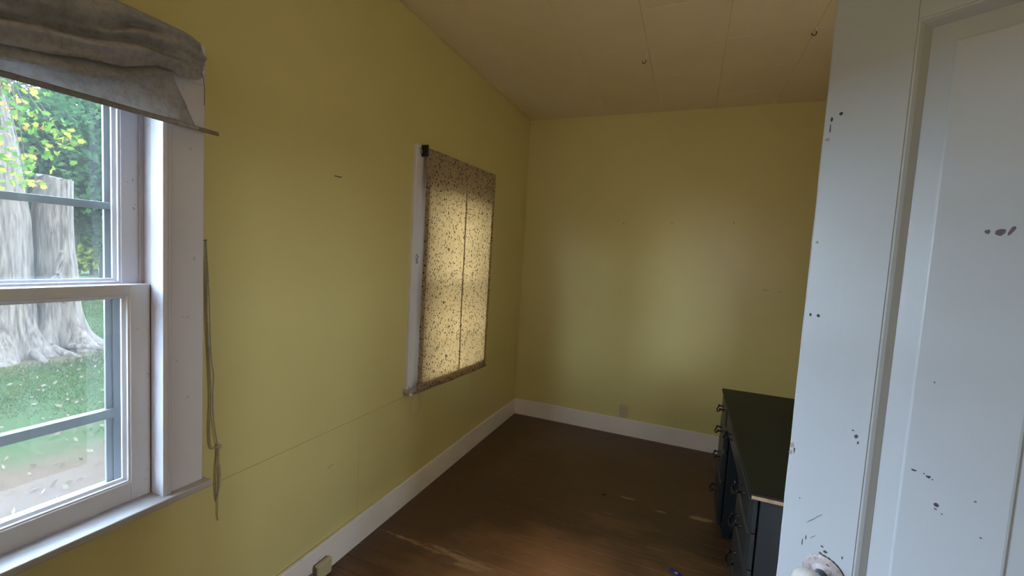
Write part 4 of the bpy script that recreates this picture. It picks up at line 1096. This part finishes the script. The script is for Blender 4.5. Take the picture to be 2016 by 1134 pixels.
LM = [leaf_mesh(M['leaf_green']), leaf_mesh(M['leaf_yellow']), leaf_mesh(M['leaf_orange'])]
twigs = []
AN = [((-5.3, 2.25, 2.95), .34), ((-5.2, 2.42, 2.72), .30), ((-5.3, 2.58, 2.40), .30), ((-5.2, 2.40, 2.22), .26), ((-5.1, 2.36, 2.02), .22), ((-5.4, 2.30, 2.55), .30), ((-5.2, 2.62, 2.62), .26), ((-5.3, 2.16, 2.35), .28), ((-5.2, 2.2, 2.05), .22), ((-5.3, 2.75, 2.55), .22), ((-5.4, 2.5, 3.05), .3)]
for (c, r0) in AN:
    c = Vector(c); b = Vector((-5.6, 1.9, 3.6)) + Vector((random.uniform(-.3, .3), random.uniform(-.3, .3), 0))
    md = (b + c) / 2 + Vector((0, .1, .25))
    mb = MB().tube([(b * (1 - t) ** 2 + md * 2 * t * (1 - t) + c * t * t) - LB for t in [q / 8 for q in range(9)]], [.012 - .001 * q for q in range(9)], 5)
    tw = mb.build('twig', M['bark'], lb, smooth=True); twigs.append((tw, c, r0))
MB().tube([Vector(p) - LB for p in ((-5.6, 1.2, 4.4), (-5.6, 1.5, 4.1), (-5.6, 1.9, 3.6), (-5.5, 2.1, 3.2))], [.03, .025, .02, .012], 7).build('main_stem', M['bark'], lb, smooth=True)
rl = random.Random(11)
for tw, c, r0 in twigs:
    for k in range(27):
        d = Vector((rl.gauss(0, 1), rl.gauss(0, 1), rl.gauss(0, .8))).normalized() * r0 * rl.uniform(.15, 1)
        col_ = rl.random(); me = LM[0] if col_ < .60 else (LM[1] if col_ < .94 else LM[2])
        o = bpy.data.objects.new('leaf', me); COL.objects.link(o); o.parent = tw
        s_ = rl.uniform(.030, .052)
        o.location = c + d - LB; o.scale = (s_, s_, s_)
        o.rotation_euler = (rl.uniform(.2, 1.5), rl.uniform(-.6, .6), rl.uniform(0, 6.28))

# trees and bushes beyond the lawn, each its own
def far_tree(name, x, y, h, rad, mat, n, seed, label, z_low=0.6, tr=.16, size=.16):
    r = empty(name, (x, y, GZ)); tag(r, label, 'tree' if 'tree' in name else 'bush', 'trees and bushes beyond the lawn')
    MB().tube([(0, 0, -.1), (.05, .02, h * .35), (0, .06, h * .75)], [tr, tr * .8, tr * .3], 10).build('trunk', M['bark'], r, smooth=True)
    cz = (z_low + h) / 2
    leaf_cloud(crown_pts(n, (0, 0, cz), (rad, rad, (h - z_low) / 2 * 1.12), seed, lumps=26, fill=.3), size, seed + 50, mat, 'foliage', r)
    return r


far_tree('shade_tree', -14.5, 6.6, 6.3, 1.7, M['leaf_dark'], 18000, 21, 'dark green leafy tree behind the broken dead trunk', z_low=1.5, size=.10)
far_tree('shade_tree', -16.5, 8.3, 6.5, 1.8, M['leaf_mid'], 15000, 22, 'mid green tree seen beside the inner edge of the window frame', z_low=1.7, size=.10)
far_tree('shade_tree', -16.0, 4.2, 6.6, 2.0, M['leaf_mid'], 15000, 23, 'tall green tree behind the fork of the twin trunks', z_low=1.4, size=.11)
far_tree('shade_tree', -18.0, 0.9, 4.0, 2.2, M['leaf_dark'], 7000, 24, 'dark tree to the side of the twin trunks, beyond the window edge', z_low=1.2, size=.17)
tag(leaf_cloud(np.concatenate([crown_pts(4500, (x, y, GZ + hh / 2), (2.9, 2.9, hh / 2), 60 + k, lumps=26, fill=.3) for k, (x, y, hh) in enumerate(((-9, -14, 3.4), (-4.5, -16, 3.2), (-13.5, -13, 3.6), (1.0, -17, 3.0)))]), .2, 77, M['leaf_dark'], 'added_hedgerow'),  # out-of-view greenery added to block low sky from the windows
    'unseen low leafy hedgerow placed to block low sky beside the house', 'hedge', kind='stuff')
far_tree('bright_bush', -24.5, 11.6, 2.7, 1.5, M['leaf_bright'], 5000, 41, 'bright yellow-green bush under the far trees beside the window frame', z_low=0.1, size=.13)
for k, (x, y, h, rr, mt, lab) in enumerate(((-38, 17.5, 3.2, 2.6, 'leaf_pale', 'dusty pale bush across the road beside the window frame'), (-39, 13.5, 3.6, 2.8, 'leaf_pale', 'dusty pale bush across the road behind the dead trunk'), (-42, 20.5, 5.0, 3.2, 'leaf_mid', 'tall green bush across the road, highest of the row'))):
    far_tree('roadside_bush', x, y, h, rr, M[mt], 5000, 30 + k, lab, z_low=0.0, size=.2)

# grass blades and leaf litter where the ground is close enough to tell
def scatter_blades():
    r = np.random.default_rng(5); n = 110000
    x = -2.2 - 15 * r.random(n) ** 1.2; y = (0.12 + 0.42 * r.random(n)) * (-x + 1.4) * 0.95 + r.normal(0, .1, n)
    dens = np.array([noise.noise(Vector((a * .55, b * .55, 3))) for a, b in zip(x, y)])
    keep = (dens * .8 + (-x - 4.0) * .34 > r.random(n) * .6) & (np.hypot(x + 8.2, y - 3.5) > .75 + .3 * r.random(n))
    x, y = x[keep], y[keep]; n = len(x)
    h = .018 + .026 * r.random(n); a = r.random(n) * 6.28; lean = r.normal(0, .03, (n, 2)); wd = .003 + .004 * r.random(n)
    z = np.full(n, GZ - .01)
    V = np.stack([np.stack([x - wd * np.cos(a), y - wd * np.sin(a), z], 1), np.stack([x + wd * np.cos(a), y + wd * np.sin(a), z], 1), np.stack([x + lean[:, 0], y + lean[:, 1], z + h + .01], 1)], 1).reshape(-1, 3)
    me = bpy.data.meshes.new('grass'); me.vertices.add(3 * n); me.vertices.foreach_set('co', V.ravel().astype(np.float32)); me.loops.add(3 * n); me.loops.foreach_set('vertex_index', np.arange(3 * n, dtype=np.int32))
    me.polygons.add(n); me.polygons.foreach_set('loop_start', np.arange(0, 3 * n, 3, dtype=np.int32)); me.update(); me.validate(); me.materials.append(M['grass'])
    o = bpy.data.objects.new('grass', me); COL.objects.link(o); tag(o, 'short grass growing on the lawn around the tree', 'grass', kind='stuff')


scatter_blades()
r = np.random.default_rng(9); n = 420
x = -1.6 - 6.0 * r.random(n); y = (0.1 + .45 * r.random(n)) * (-x + 1.4)
o = leaf_cloud(np.stack([x, y, np.full(n, GZ + .02)], 1), .028, 12, M['litter'], 'leaf_litter'); tag(o, 'dry leaf litter scattered on the bare earth', 'leaf litter', kind='stuff')
